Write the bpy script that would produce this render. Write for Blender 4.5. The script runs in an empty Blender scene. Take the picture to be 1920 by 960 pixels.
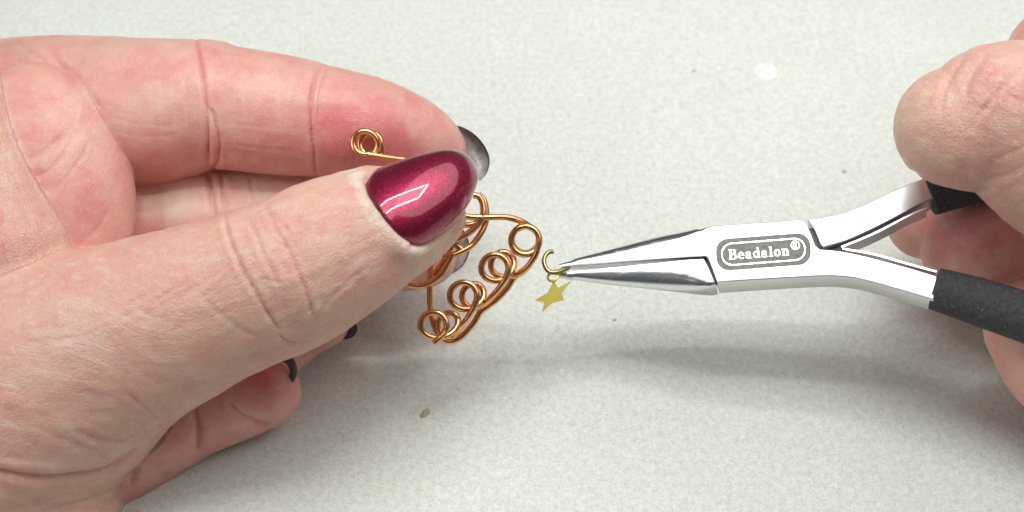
import bpy, math
import numpy as np
from mathutils import Vector, Matrix

# ------------------------------------------------------------------ units and the bench frame
# one working unit is 0.8 mm.  The bench frame is a fixed tilted frame in the room
# (a: to the right, b: up and away, w: up and towards the person) in which the close-up was measured.
S = 0.0008
D = 300.0
ELEV = math.radians(52.0)
HEIGHT = 22.0
UA = np.array([1.0, 0.0, 0.0])
UB = np.array([0.0, math.sin(ELEV), math.cos(ELEV)])
UW = np.array([0.0, -math.cos(ELEV), math.sin(ELEV)])
ORG = np.array([0.0, 0.0, HEIGHT])


def world(q):
    q = np.atleast_2d(np.asarray(q, float))
    return (ORG + q[:, :1] * UA + q[:, 1:2] * UB + q[:, 2:3] * UW) * S


def fr(px, py, w):
    k = 1.0 - np.asarray(w, float) / D
    return np.stack(np.broadcast_arrays((np.asarray(px, float) - 960) / 10 * k, -(np.asarray(py, float) - 480) / 10 * k, np.asarray(w, float)), -1)


scene = bpy.context.scene
# ------------------------------------------------------------------ camera
cam_d = bpy.data.cameras.new("camera")
cam = bpy.data.objects.new("camera", cam_d)
scene.collection.objects.link(cam)
scene.camera = cam
cp = world([[0, 0, D]])[0]
cam.location = cp
cam.rotation_euler = (math.radians(90) - ELEV, 0, 0)
cam_d.sensor_width = 36.0
cam_d.lens = 36.0 * D / 192.0
cam_d.clip_start = 0.01
cam_d.clip_end = 20.0
cam_d.dof.use_dof = True
cam_d.dof.focus_distance = (D - 9.0) * S
cam_d.dof.aperture_fstop = 22.0

# ------------------------------------------------------------------ world
wd = bpy.data.worlds.new("World")
scene.world = wd
wd.use_nodes = True
bg = wd.node_tree.nodes["Background"]
bg.inputs[0].default_value = (0.93, 0.98, 1.0, 1)
bg.inputs[1].default_value = 0.085


# ------------------------------------------------------------------ lamps: a rectangular fluorescent loop over the bench and an added fill panel inside it
def area(name, loc, sx, sy, power, col, target=None, shape="RECTANGLE"):
    ld = bpy.data.lights.new(name, "AREA")
    ld.shape = shape
    ld.size = sx * S
    ld.size_y = sy * S
    ld.energy = power
    ld.color = col
    o = bpy.data.objects.new(name, ld)
    scene.collection.objects.link(o)
    o.location = Vector(loc) * S
    if target is not None:
        o.rotation_euler = (Vector(loc) - Vector(target)).to_track_quat("Z", "Y").to_euler()
    return o


LAMP = (-16.0, 50.0, 345.0)
AIM = (-10.0, 45.0, 10.0)
COOL = (0.945, 1.0, 0.965)
lv = Vector(LAMP)
ldir = (lv - Vector(AIM)).normalized()
lx = Vector((1, 0, 0))
ly = ldir.cross(lx).normalized()
LL, LW, TUBE = 160.0, 82.0, 8.0
for nm, off, sx, sy, pw in (
    ("lamp_tube", ly * (LW / 2), LL, TUBE, 0.135),
    ("lamp_tube", ly * (-LW / 2), LL, TUBE, 0.135),
    ("lamp_tube", lx * (LL / 2), TUBE, LW - TUBE, 0.075),
    ("lamp_tube", lx * (-LL / 2), TUBE, LW - TUBE, 0.075),
):
    p = lv + off
    o = area(nm, p, sx, sy, pw, COOL)
    o.rotation_euler = Matrix((lx, ly, ldir)).transposed().to_euler()
area("side_lamp", (165, 95, 325), 500, 440, 0.73, (0.965, 1.0, 0.97), (80, 70, 0), "ELLIPSE")
area("left_lamp", (-270, -90, 190), 180, 180, 0.23, (1.0, 0.97, 0.93), (-50, 0, 25))
o = area("added_loop_fill", lv + ldir * 12, LL, LW, 0.06, COOL)  # added glowing panel so the steel flats mirror a filled loop
o.rotation_euler = Matrix((lx, ly, ldir)).transposed().to_euler()

scene.view_settings.view_transform = "Standard"
scene.view_settings.look = "None"
scene.view_settings.exposure = -0.03
scene.view_settings.gamma = 1.0
scene.view_settings.use_curve_mapping = False
scene.render.engine = "CYCLES"
scene.cycles.use_denoising = True
scene.cycles.max_bounces = 8


# ------------------------------------------------------------------ helpers
def mesh_obj(name, verts, faces, mat=None, parent=None, smooth=True, frame=True):
    me = bpy.data.meshes.new(name)
    v = world(verts) if frame else np.asarray(verts, float) * S
    faces_np = faces if isinstance(faces, list) else None
    if faces_np is None:
        n = len(faces)
        me.vertices.add(len(v))
        me.vertices.foreach_set("co", v.astype(np.float32).ravel())
        me.loops.add(n * 4)
        me.loops.foreach_set("vertex_index", faces.astype(np.int32).ravel())
        me.polygons.add(n)
        me.polygons.foreach_set("loop_start", np.arange(0, n * 4, 4, dtype=np.int32))
        me.update(calc_edges=True)
        me.validate()
    else:
        me.from_pydata([tuple(p) for p in v], [], faces)
        me.update()
    if smooth:
        me.polygons.foreach_set("use_smooth", [True] * len(me.polygons))
    o = bpy.data.objects.new(name, me)
    scene.collection.objects.link(o)
    if mat:
        me.materials.append(mat)
    if parent is not None:
        o.parent = parent
    return o


def empty(name, q=None):
    o = bpy.data.objects.new(name, None)
    scene.collection.objects.link(o)
    o.empty_display_size = 0.01
    return o


def tag(o, label=None, cat=None, kind=None, group=None):
    if label:
        o["label"] = label
    if cat:
        o["category"] = cat
    if kind:
        o["kind"] = kind
    if group:
        o["group"] = group
    return o


def sharp_by_angle(o, deg):
    me = o.data
    try:
        me.set_sharp_from_angle(angle=math.radians(deg))
    except Exception:
        pass


def catmull(P, n):
    P = np.asarray(P, float)
    if len(P) == 2:
        t = np.linspace(0, 1, n + 1)[:, None]
        return P[0] * (1 - t) + P[1] * t
    E = np.vstack([2 * P[0] - P[1], P, 2 * P[-1] - P[-2]])
    out = []
    for i in range(len(P) - 1):
        a, b, c, d = E[i], E[i + 1], E[i + 2], E[i + 3]
        t = np.linspace(0, 1, n, endpoint=False)[:, None]
        out.append(0.5 * (2 * b + (c - a) * t + (2 * a - 5 * b + 4 * c - d) * t**2 + (3 * b - a - 3 * c + d) * t**3))
    out.append(P[-1:])
    return np.vstack(out)


def sstep(x, a, b):
    t = np.clip((x - a) / (b - a), 0, 1)
    return t * t * (3 - 2 * t)


_rng = np.random.RandomState(7)
_perm = _rng.permutation(4096)
_val = _rng.rand(4096) * 2 - 1


def noise3(p):
    p = np.asarray(p, float)
    i = np.floor(p).astype(np.int64)
    f = p - i
    f = f * f * (3 - 2 * f)
    r = 0
    for dx in (0, 1):
        for dy in (0, 1):
            for dz in (0, 1):
                h = _perm[(_perm[(_perm[(i[:, 0] + dx) & 4095] + i[:, 1] + dy) & 4095] + i[:, 2] + dz) & 4095]
                wgt = (f[:, 0] if dx else 1 - f[:, 0]) * (f[:, 1] if dy else 1 - f[:, 1]) * (f[:, 2] if dz else 1 - f[:, 2])
                r = r + wgt * _val[h]
    return r


def tube(path, rad, seg=12, caps=True, flat=None):
    """tube along a path in the bench frame; rad scalar or array; flat = (axis vector, factor) squashes it along an axis"""
    P = np.asarray(path, float)
    n = len(P)
    R = np.broadcast_to(np.asarray(rad, float), (n,))
    T = np.gradient(P, axis=0)
    T /= np.linalg.norm(T, axis=1)[:, None] + 1e-12
    up = np.array([0.13, 0.21, 1.0])
    N = np.zeros_like(P)
    nv = up - T[0] * up.dot(T[0])
    nv /= np.linalg.norm(nv)
    for i in range(n):
        nv = nv - T[i] * nv.dot(T[i])
        nv /= np.linalg.norm(nv)
        N[i] = nv
    B = np.cross(T, N)
    th = np.linspace(0, 2 * np.pi, seg, endpoint=False)
    V = P[:, None] + R[:, None, None] * (N[:, None] * np.cos(th)[None, :, None] + B[:, None] * np.sin(th)[None, :, None])
    if flat is not None:
        ax, fac = flat
        ax = np.asarray(ax, float) / np.linalg.norm(ax)
        dd = (V - P[:, None]) @ ax
        V = V + ax * (dd * (fac - 1))[..., None]
    V = V.reshape(-1, 3)
    F = []
    for i in range(n - 1):
        for j in range(seg):
            k = (j + 1) % seg
            F.append((i * seg + j, i * seg + k, (i + 1) * seg + k, (i + 1) * seg + j))
    if caps:
        F.append(tuple(range(seg - 1, -1, -1)))
        F.append(tuple((n - 1) * seg + j for j in range(seg)))
    return V, F


def merge(parts):
    V, F, o = [], [], 0
    for v, f in parts:
        V.append(np.asarray(v))
        F += [tuple(i + o for i in q) for q in f]
        o += len(v)
    return np.vstack(V), F


# ------------------------------------------------------------------ materials
def new_mat(name):
    m = bpy.data.materials.new(name)
    m.use_nodes = True
    nt = m.node_tree
    return m, nt, nt.nodes["Principled BSDF"]


def N(nt, typ, **kw):
    n = nt.nodes.new(typ)
    for k, v in kw.items():
        if k.startswith("i_"):
            n.inputs[k[2:].replace("_", " ")].default_value = v
        else:
            setattr(n, k, v)
    return n


def ramp(nt, src, stops):
    r = nt.nodes.new("ShaderNodeValToRGB")
    e = r.color_ramp.elements
    e[0].position, e[0].color = stops[0][0], stops[0][1]
    e[1].position, e[1].color = stops[-1][0], stops[-1][1]
    for p, c in stops[1:-1]:
        x = e.new(p)
        x.color = c
    nt.links.new(src, r.inputs[0])
    return r.outputs[0]


def mixc(nt, fac, a, b, mode="MIX"):
    m = nt.nodes.new("ShaderNodeMix")
    m.data_type = "RGBA"
    m.blend_type = mode
    for s, v in ((m.inputs[0], fac), (m.inputs[6], a), (m.inputs[7], b)):
        if hasattr(v, "links"):
            nt.links.new(v, s)
        elif isinstance(v, tuple) and len(v) == 3:
            s.default_value = (*v, 1)
        else:
            s.default_value = v
    return m.outputs[2]


def mth(nt, op, a, b=None, c=None):
    m = nt.nodes.new("ShaderNodeMath")
    m.operation = op
    for i, v in enumerate((a, b, c)):
        if v is None:
            continue
        if hasattr(v, "links"):
            nt.links.new(v, m.inputs[i])
        else:
            m.inputs[i].default_value = v
    return m.outputs[0]


def mapping(nt, vec, scale, rot=(0, 0, 0), loc=(0, 0, 0)):
    m = nt.nodes.new("ShaderNodeMapping")
    m.inputs["Scale"].default_value = scale
    m.inputs["Rotation"].default_value = rot
    m.inputs["Location"].default_value = loc
    nt.links.new(vec, m.inputs[0])
    return m.outputs[0]


def noise(nt, vec, scale, detail=3, rough=0.55, dist=0.0):
    n = nt.nodes.new("ShaderNodeTexNoise")
    n.inputs["Scale"].default_value = scale
    n.inputs["Detail"].default_value = detail
    n.inputs["Roughness"].default_value = rough
    n.inputs["Distortion"].default_value = dist
    nt.links.new(vec, n.inputs["Vector"])
    return n.outputs["Fac"]


def voro_edge(nt, vec, scale, rnd=1.0):
    n = nt.nodes.new("ShaderNodeTexVoronoi")
    n.feature = "DISTANCE_TO_EDGE"
    n.inputs["Scale"].default_value = scale
    n.inputs["Randomness"].default_value = rnd
    nt.links.new(vec, n.inputs["Vector"])
    return n.outputs["Distance"]


def bump(nt, h, strength, dist, prev=None):
    b = nt.nodes.new("ShaderNodeBump")
    b.inputs["Strength"].default_value = strength
    b.inputs["Distance"].default_value = dist
    nt.links.new(h, b.inputs["Height"])
    if prev is not None:
        nt.links.new(prev, b.inputs["Normal"])
    return b.outputs[0]


def make_skin(name, warm, pink, pale, red):
    m, nt, bs = new_mat(name)
    L = nt.links.new
    tint = N(nt, "ShaderNodeAttribute", attribute_name="tint")
    grain = N(nt, "ShaderNodeAttribute", attribute_name="grain")
    sep = nt.nodes.new("ShaderNodeSeparateColor")
    L(tint.outputs["Color"], sep.inputs[0])
    tc = nt.nodes.new("ShaderNodeTexCoord")
    g = grain.outputs["Vector"]
    # mottling of the skin's own colour
    mo = noise(nt, tc.outputs["Object"], 260, 4, 0.6)
    mo2 = noise(nt, tc.outputs["Object"], 900, 3, 0.6)
    red_f = mth(nt, "ADD", sep.outputs[0], mth(nt, "MULTIPLY", mth(nt, "SUBTRACT", mo, 0.5), 1.25))
    red_f = mth(nt, "ADD", red_f, mth(nt, "MULTIPLY", mth(nt, "SUBTRACT", mo2, 0.5), 0.35))
    c = ramp(nt, red_f, [(0.0, (*warm, 1)), (0.5, (*pink, 1)), (1.0, (*red, 1))])
    pale_f = mth(nt, "ADD", sep.outputs[1], mth(nt, "MULTIPLY", mth(nt, "SUBTRACT", mo2, 0.55), 0.35))
    pf = N(nt, "ShaderNodeClamp")
    L(pale_f, pf.inputs[0])
    c = mixc(nt, pf.outputs[0], c, pale)
    # dry pale hair-lines along the grain
    st = noise(nt, mapping(nt, g, (0.20, 2.6, 1.0)), 1.0, 3, 0.6, 0.8)
    lines = ramp(nt, st, [(0.57, (0, 0, 0, 1)), (0.68, (1, 1, 1, 1))])
    c = mixc(nt, mth(nt, "MULTIPLY", lines, mth(nt, "MULTIPLY", sep.outputs[2], 0.28)), c, (0.80, 0.62, 0.52))
    streak = noise(nt, mapping(nt, g, (0.13, 0.60, 0.60)), 1.0, 4, 0.62, 0.5)
    c_dark = mixc(nt, mth(nt, "MULTIPLY", sep.outputs[2], 0.42), c, (0.66, 0.36, 0.285))
    c_sheen = mixc(nt, mth(nt, "MULTIPLY", sep.outputs[2], 0.34), c, (0.70, 0.59, 0.52))  # whitish skin glints painted into the streak colour
    c = mixc(nt, ramp(nt, streak, [(0.38, (0, 0, 0, 1)), (0.48, (1, 1, 1, 1))]), c_dark, c)
    c = mixc(nt, ramp(nt, streak, [(0.52, (0, 0, 0, 1)), (0.66, (1, 1, 1, 1))]), c, c_sheen)
    # pores and the fine crossing lines of the skin
    netc = voro_edge(nt, mapping(nt, g, (0.5, 1.0, 1.0), (0, 0, 0.45)), 1.0)
    netc = ramp(nt, netc, [(0.0, (1, 1, 1, 1)), (0.06, (0, 0, 0, 1))])
    c = mixc(nt, mth(nt, "MULTIPLY", netc, mth(nt, "MULTIPLY_ADD", sep.outputs[2], 0.14, 0.03)), c, (0.52, 0.27, 0.20))
    pore = noise(nt, tc.outputs["Object"], 3600, 2, 0.6)
    c = mixc(nt, ramp(nt, pore, [(0.55, (0, 0, 0, 1)), (0.75, (0.30, 0.30, 0.30, 1))]), c, (0.80, 0.66, 0.60))
    c = mixc(nt, ramp(nt, pore, [(0.25, (0.30, 0.30, 0.30, 1)), (0.45, (0, 0, 0, 1))]), c, (0.55, 0.30, 0.24))
    L(c, bs.inputs["Base Color"])
    # relief: small skin cells, furrows along the grain, friction ridges across it
    cell = voro_edge(nt, mapping(nt, g, (1.7, 2.4, 1.7)), 1.0)
    cell = ramp(nt, cell, [(0.0, (0, 0, 0, 1)), (0.22, (1, 1, 1, 1))])
    fur = noise(nt, mapping(nt, g, (0.22, 1.1, 1.0)), 1.0, 4, 0.6, 0.8)
    wv = N(nt, "ShaderNodeTexWave", wave_type="BANDS", bands_direction="X")
    wv.inputs["Scale"].default_value = 0.95
    wv.inputs["Distortion"].default_value = 2.5
    wv.inputs["Detail"].default_value = 2
    wv.inputs["Detail Scale"].default_value = 0.4
    L(g, wv.inputs["Vector"])
    rough_n = mth(nt, "SUBTRACT", 1.0, sep.outputs[2])
    h1 = mth(nt, "MULTIPLY", cell, mth(nt, "MULTIPLY_ADD", sep.outputs[2], 0.30, 0.14))
    h2 = mth(nt, "MULTIPLY", fur, mth(nt, "MULTIPLY_ADD", sep.outputs[2], 0.8, 0.4))
    h3 = mth(nt, "MULTIPLY", wv.outputs["Fac"], mth(nt, "MULTIPLY", rough_n, 0.07))
    net = voro_edge(nt, mapping(nt, g, (0.36, 0.62, 0.62), (0, 0, 0.5)), 1.0)
    net = ramp(nt, net, [(0.0, (0, 0, 0, 1)), (0.07, (1, 1, 1, 1))])
    h4 = mth(nt, "MULTIPLY", net, mth(nt, "MULTIPLY_ADD", sep.outputs[2], 0.30, 0.03))
    h = mth(nt, "ADD", mth(nt, "ADD", mth(nt, "ADD", h1, h2), h3), h4)
    L(bump(nt, h, 0.55, 0.00022), bs.inputs["Normal"])
    bs.inputs["Roughness"].default_value = 0.42
    ro = mth(nt, "MULTIPLY_ADD", mo2, 0.2, 0.29)
    L(ro, bs.inputs["Roughness"])
    bs.inputs["Specular IOR Level"].default_value = 0.45
    bs.inputs["Subsurface Weight"].default_value = 0.45
    bs.inputs["Subsurface Radius"].default_value = (1.0, 0.38, 0.22)
    bs.inputs["Subsurface Scale"].default_value = 0.0016
    return m


M = {}
M["skin"] = make_skin("skin", (0.70, 0.445, 0.34), (0.66, 0.325, 0.275), (0.74, 0.64, 0.575), (0.63, 0.175, 0.185))


def make_polish():
    m, nt, bs = new_mat("magenta_polish")
    L = nt.links.new
    tc = nt.nodes.new("ShaderNodeTexCoord")
    v = N(nt, "ShaderNodeTexVoronoi")
    v.inputs["Scale"].default_value = 9000
    L(tc.outputs["Object"], v.inputs["Vector"])
    sp = nt.nodes.new("ShaderNodeSeparateColor")
    L(v.outputs["Color"], sp.inputs[0])
    c = ramp(nt, sp.outputs[0], [(0.0, (0.18, 0.002, 0.023, 1)), (0.72, (0.26, 0.004, 0.039, 1)), (1.0, (0.52, 0.03, 0.10, 1))])
    L(c, bs.inputs["Base Color"])
    bs.inputs["Metallic"].default_value = 0.75
    bs.inputs["Roughness"].default_value = 0.38
    bs.inputs["Coat Weight"].default_value = 1.0
    bs.inputs["Coat Roughness"].default_value = 0.03
    bs.inputs["Coat IOR"].default_value = 1.5
    nm = nt.nodes.new("ShaderNodeBump")
    nm.inputs["Strength"].default_value = 0.25
    nm.inputs["Distance"].default_value = 0.00006
    L(sp.outputs[1], nm.inputs["Height"])
    L(nm.outputs[0], bs.inputs["Normal"])
    return m


M["polish"] = make_polish()


def make_underside():
    m, nt, bs = new_mat("nail_underside")
    L = nt.links.new
    tc = nt.nodes.new("ShaderNodeTexCoord")
    n = noise(nt, tc.outputs["Object"], 700, 4, 0.65)
    at = N(nt, "ShaderNodeAttribute", attribute_name="rim")
    c = ramp(nt, n, [(0.3, (0.17, 0.135, 0.13, 1)), (0.7, (0.44, 0.39, 0.38, 1))])
    c = mixc(nt, at.outputs["Fac"], c, (0.028, 0.018, 0.022))
    L(c, bs.inputs["Base Color"])
    bs.inputs["Roughness"].default_value = 0.4
    bs.inputs["Coat Weight"].default_value = 0.15
    return m


M["under"] = make_underside()



def make_dark_polish():
    m, nt, bs = new_mat("dark_polish")
    tc = nt.nodes.new("ShaderNodeTexCoord")
    n = noise(nt, tc.outputs["Object"], 900, 4, 0.65)
    nt.links.new(ramp(nt, n, [(0.3, (0.035, 0.018, 0.028, 1)), (0.7, (0.12, 0.08, 0.095, 1))]), bs.inputs["Base Color"])
    bs.inputs["Roughness"].default_value = 0.5
    bs.inputs["Coat Weight"].default_value = 0.2
    return m


M["dark_polish"] = make_dark_polish()


def make_metal(name, col, rough, brush=0.0, scale=(1, 1, 1), spots=None):
    m, nt, bs = new_mat(name)
    L = nt.links.new
    tc = nt.nodes.new("ShaderNodeTexCoord")
    n = noise(nt, mapping(nt, tc.outputs["Object"], scale), 1500, 3, 0.6)
    if spots:
        big = noise(nt, tc.outputs["Object"], 450, 4, 0.65)
        L(mixc(nt, ramp(nt, big, [(0.4, (0, 0, 0, 1)), (0.7, (1, 1, 1, 1))]), (*col, 1), (*spots, 1)), bs.inputs["Base Color"])
    else:
        bs.inputs["Base Color"].default_value = (*col, 1)
    bs.inputs["Metallic"].default_value = 1.0
    smudge = noise(nt, tc.outputs["Object"], 260, 4, 0.6)
    r0 = mth(nt, "MULTIPLY_ADD", n, 0.12, rough - 0.06)
    scr = noise(nt, mapping(nt, tc.outputs["Object"], (0.06, 2.2, 2.2), (0.1, 0.2, 0.07)), 1400, 2, 0.5)
    scr = ramp(nt, scr, [(0.60, (0, 0, 0, 1)), (0.72, (1, 1, 1, 1))])
    r0 = mth(nt, "ADD", r0, mth(nt, "MULTIPLY", mth(nt, "SUBTRACT", smudge, 0.5), 0.10))
    r0 = mth(nt, "ADD", r0, mth(nt, "MULTIPLY", scr, 0.06))
    L(r0, bs.inputs["Roughness"])
    if brush:
        L(bump(nt, n, brush, 0.00003), bs.inputs["Normal"])
    return m


M["steel"] = make_metal("steel", (0.82, 0.82, 0.84), 0.32, 0.45, (0.25, 1.5, 1.5))
M["steel_fine"] = make_metal("fine_steel", (0.78, 0.78, 0.80), 0.24, 0.12, (0.25, 1.5, 1.5))
M["steel_dark"] = make_metal("gap_shade_steel", (0.06, 0.06, 0.07), 0.5)  # near-black colour stands in for shade inside the joint's gaps
M["steel_polished"] = make_metal("polished_steel", (0.9, 0.9, 0.9), 0.25)
M["copper"] = make_metal("copper", (0.84, 0.44, 0.205), 0.24, 0.05, (1, 1, 1), (0.70, 0.34, 0.15))
M["gold"] = make_metal("brass", (0.76, 0.62, 0.14), 0.36, 0.15)
M["dark_brass"] = make_metal("dark_brass", (0.34, 0.29, 0.12), 0.28, 0.15)


def make_etched():
    m, nt, bs = new_mat("etched_steel")
    L = nt.links.new
    tc = nt.nodes.new("ShaderNodeTexCoord")
    n = noise(nt, tc.outputs["Object"], 1800, 5, 0.7)
    c = ramp(nt, n, [(0.3, (0.13, 0.13, 0.12, 1)), (0.7, (0.28, 0.28, 0.255, 1))])
    L(c, bs.inputs["Base Color"])
    bs.inputs["Metallic"].default_value = 0.0
    bs.inputs["Roughness"].default_value = 0.7
    L(bump(nt, n, 0.6, 0.0001), bs.inputs["Normal"])
    return m


M["etched"] = make_etched()


def make_foam():
    m, nt, bs = new_mat("black_foam")
    L = nt.links.new
    tc = nt.nodes.new("ShaderNodeTexCoord")
    n = noise(nt, tc.outputs["Object"], 1500, 4, 0.7)
    v = N(nt, "ShaderNodeTexVoronoi")
    v.inputs["Scale"].default_value = 4200
    L(tc.outputs["Object"], v.inputs["Vector"])
    sp = nt.nodes.new("ShaderNodeSeparateColor")
    L(v.outputs["Color"], sp.inputs[0])
    fleck = ramp(nt, sp.outputs[0], [(0.985, (0, 0, 0, 1)), (0.999, (1, 1, 1, 1))])
    c = ramp(nt, n, [(0.3, (0.022, 0.022, 0.025, 1)), (0.7, (0.062, 0.062, 0.068, 1))])
    c = mixc(nt, mth(nt, "MULTIPLY", fleck, 0.35), c, (0.35, 0.35, 0.37))
    L(c, bs.inputs["Base Color"])
    bs.inputs["Roughness"].default_value = 0.75
    L(bump(nt, n, 0.8, 0.0004), bs.inputs["Normal"])
    return m


M["foam"] = make_foam()


def make_felt():
    m, nt, bs = new_mat("felt")
    L = nt.links.new
    tc = nt.nodes.new("ShaderNodeTexCoord")
    o = tc.outputs["Object"]
    a = noise(nt, o, 3400, 4, 0.65, 0.3)
    b = noise(nt, o, 1050, 5, 0.65, 0.4)
    d = noise(nt, o, 90, 3, 0.5)
    f1 = mth(nt, "ADD", mth(nt, "MULTIPLY", a, 0.55), mth(nt, "MULTIPLY", b, 0.45))
    c = ramp(nt, f1, [(0.38, (0.60, 0.595, 0.55, 1)), (0.50, (0.735, 0.74, 0.69, 1)), (0.62, (0.86, 0.865, 0.82, 1))])
    c = mixc(nt, ramp(nt, d, [(0.35, (0, 0, 0, 1)), (0.75, (0.2, 0.2, 0.2, 1))]), c, (0.66, 0.63, 0.57))
    # sparse dark fibres
    sp = noise(nt, o, 650, 2, 0.5)
    c = mixc(nt, ramp(nt, sp, [(0.76, (0, 0, 0, 1)), (0.82, (0.4, 0.4, 0.4, 1))]), c, (0.34, 0.31, 0.26))
    L(c, bs.inputs["Base Color"])
    bs.inputs["Roughness"].default_value = 0.95
    bs.inputs["Specular IOR Level"].default_value = 0.1
    bs.inputs["Sheen Weight"].default_value = 0.15
    L(bump(nt, f1, 0.6, 0.0006), bs.inputs["Normal"])
    return m


M["felt"] = make_felt()


def plain(name, col, rough=0.7):
    m, nt, bs = new_mat(name)
    tc = nt.nodes.new("ShaderNodeTexCoord")
    n = noise(nt, tc.outputs["Object"], 1500, 3, 0.6)
    c = ramp(nt, n, [(0.3, (*[x * 0.8 for x in col], 1)), (0.7, (*[min(1, x * 1.1) for x in col], 1))])
    nt.links.new(c, bs.inputs["Base Color"])
    bs.inputs["Roughness"].default_value = rough
    return m


M["white"] = plain("spot_white", (0.80, 0.81, 0.79), 0.6)
M["crumb"] = plain("brown_crumb", (0.46, 0.39, 0.23), 0.8)
M["dark_crumb"] = plain("dark_crumb", (0.42, 0.39, 0.33), 0.8)

# ------------------------------------------------------------------ the felt covered worktop
gs = 900.0
nx = 24
gv = [(-gs + 2 * gs * i / nx, -gs + 2 * gs * j / nx, 0.0) for j in range(nx + 1) for i in range(nx + 1)]
gf = [(j * (nx + 1) + i, j * (nx + 1) + i + 1, (j + 1) * (nx + 1) + i + 1, (j + 1) * (nx + 1) + i) for j in range(nx) for i in range(nx)]
mat_o = mesh_obj("worktop", gv, gf, M["felt"], smooth=False, frame=False)
tag(mat_o, "off-white mottled felt worktop under both hands", "worktop", "structure")


def on_mat(px, py):
    A, B = (px - 960) / 10, -(py - 480) / 10
    # height of ray point: HEIGHT + b*UB.z + w*UW.z = 0
    w = -(HEIGHT + B * UB[2]) / (UW[2] - B * UB[2] / D)
    q = fr(px, py, w)
    return ORG + q[0] * UA + q[1] * UB + q[2] * UW


def blob(name, px, py, rx, ry, h, mat, label, cat, seed, rot=0.0, wob=0.10):
    c = on_mat(px, py)
    rs = np.random.RandomState(seed)
    ns, nr = 20, 5
    V = [(c[0], c[1], h)]
    ph = rs.rand(4) * 6.28
    for r in range(1, nr + 1):
        t = r / nr
        for k in range(ns):
            a = 2 * math.pi * k / ns
            q = 1 + wob * math.sin(2 * a + ph[0]) + 0.8 * wob * math.sin(3 * a + ph[1]) + 0.5 * wob * math.sin(5 * a + ph[2])
            x, y = rx * t * q * math.cos(a), ry * t * q * math.sin(a)
            V.append((c[0] + x * math.cos(rot) - y * math.sin(rot), c[1] + x * math.sin(rot) + y * math.cos(rot), h * (1 - t**3) - 0.03 * (r == nr)))
    F = [(0, 1 + k, 1 + (k + 1) % ns) for k in range(ns)]
    for r in range(nr - 1):
        for k in range(ns):
            a0 = 1 + r * ns + k
            a1 = 1 + r * ns + (k + 1) % ns
            F.append((a0, a0 + ns, a1 + ns, a1))
    o = mesh_obj(name, V, F, mat, frame=False)
    return tag(o, label, cat)


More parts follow.
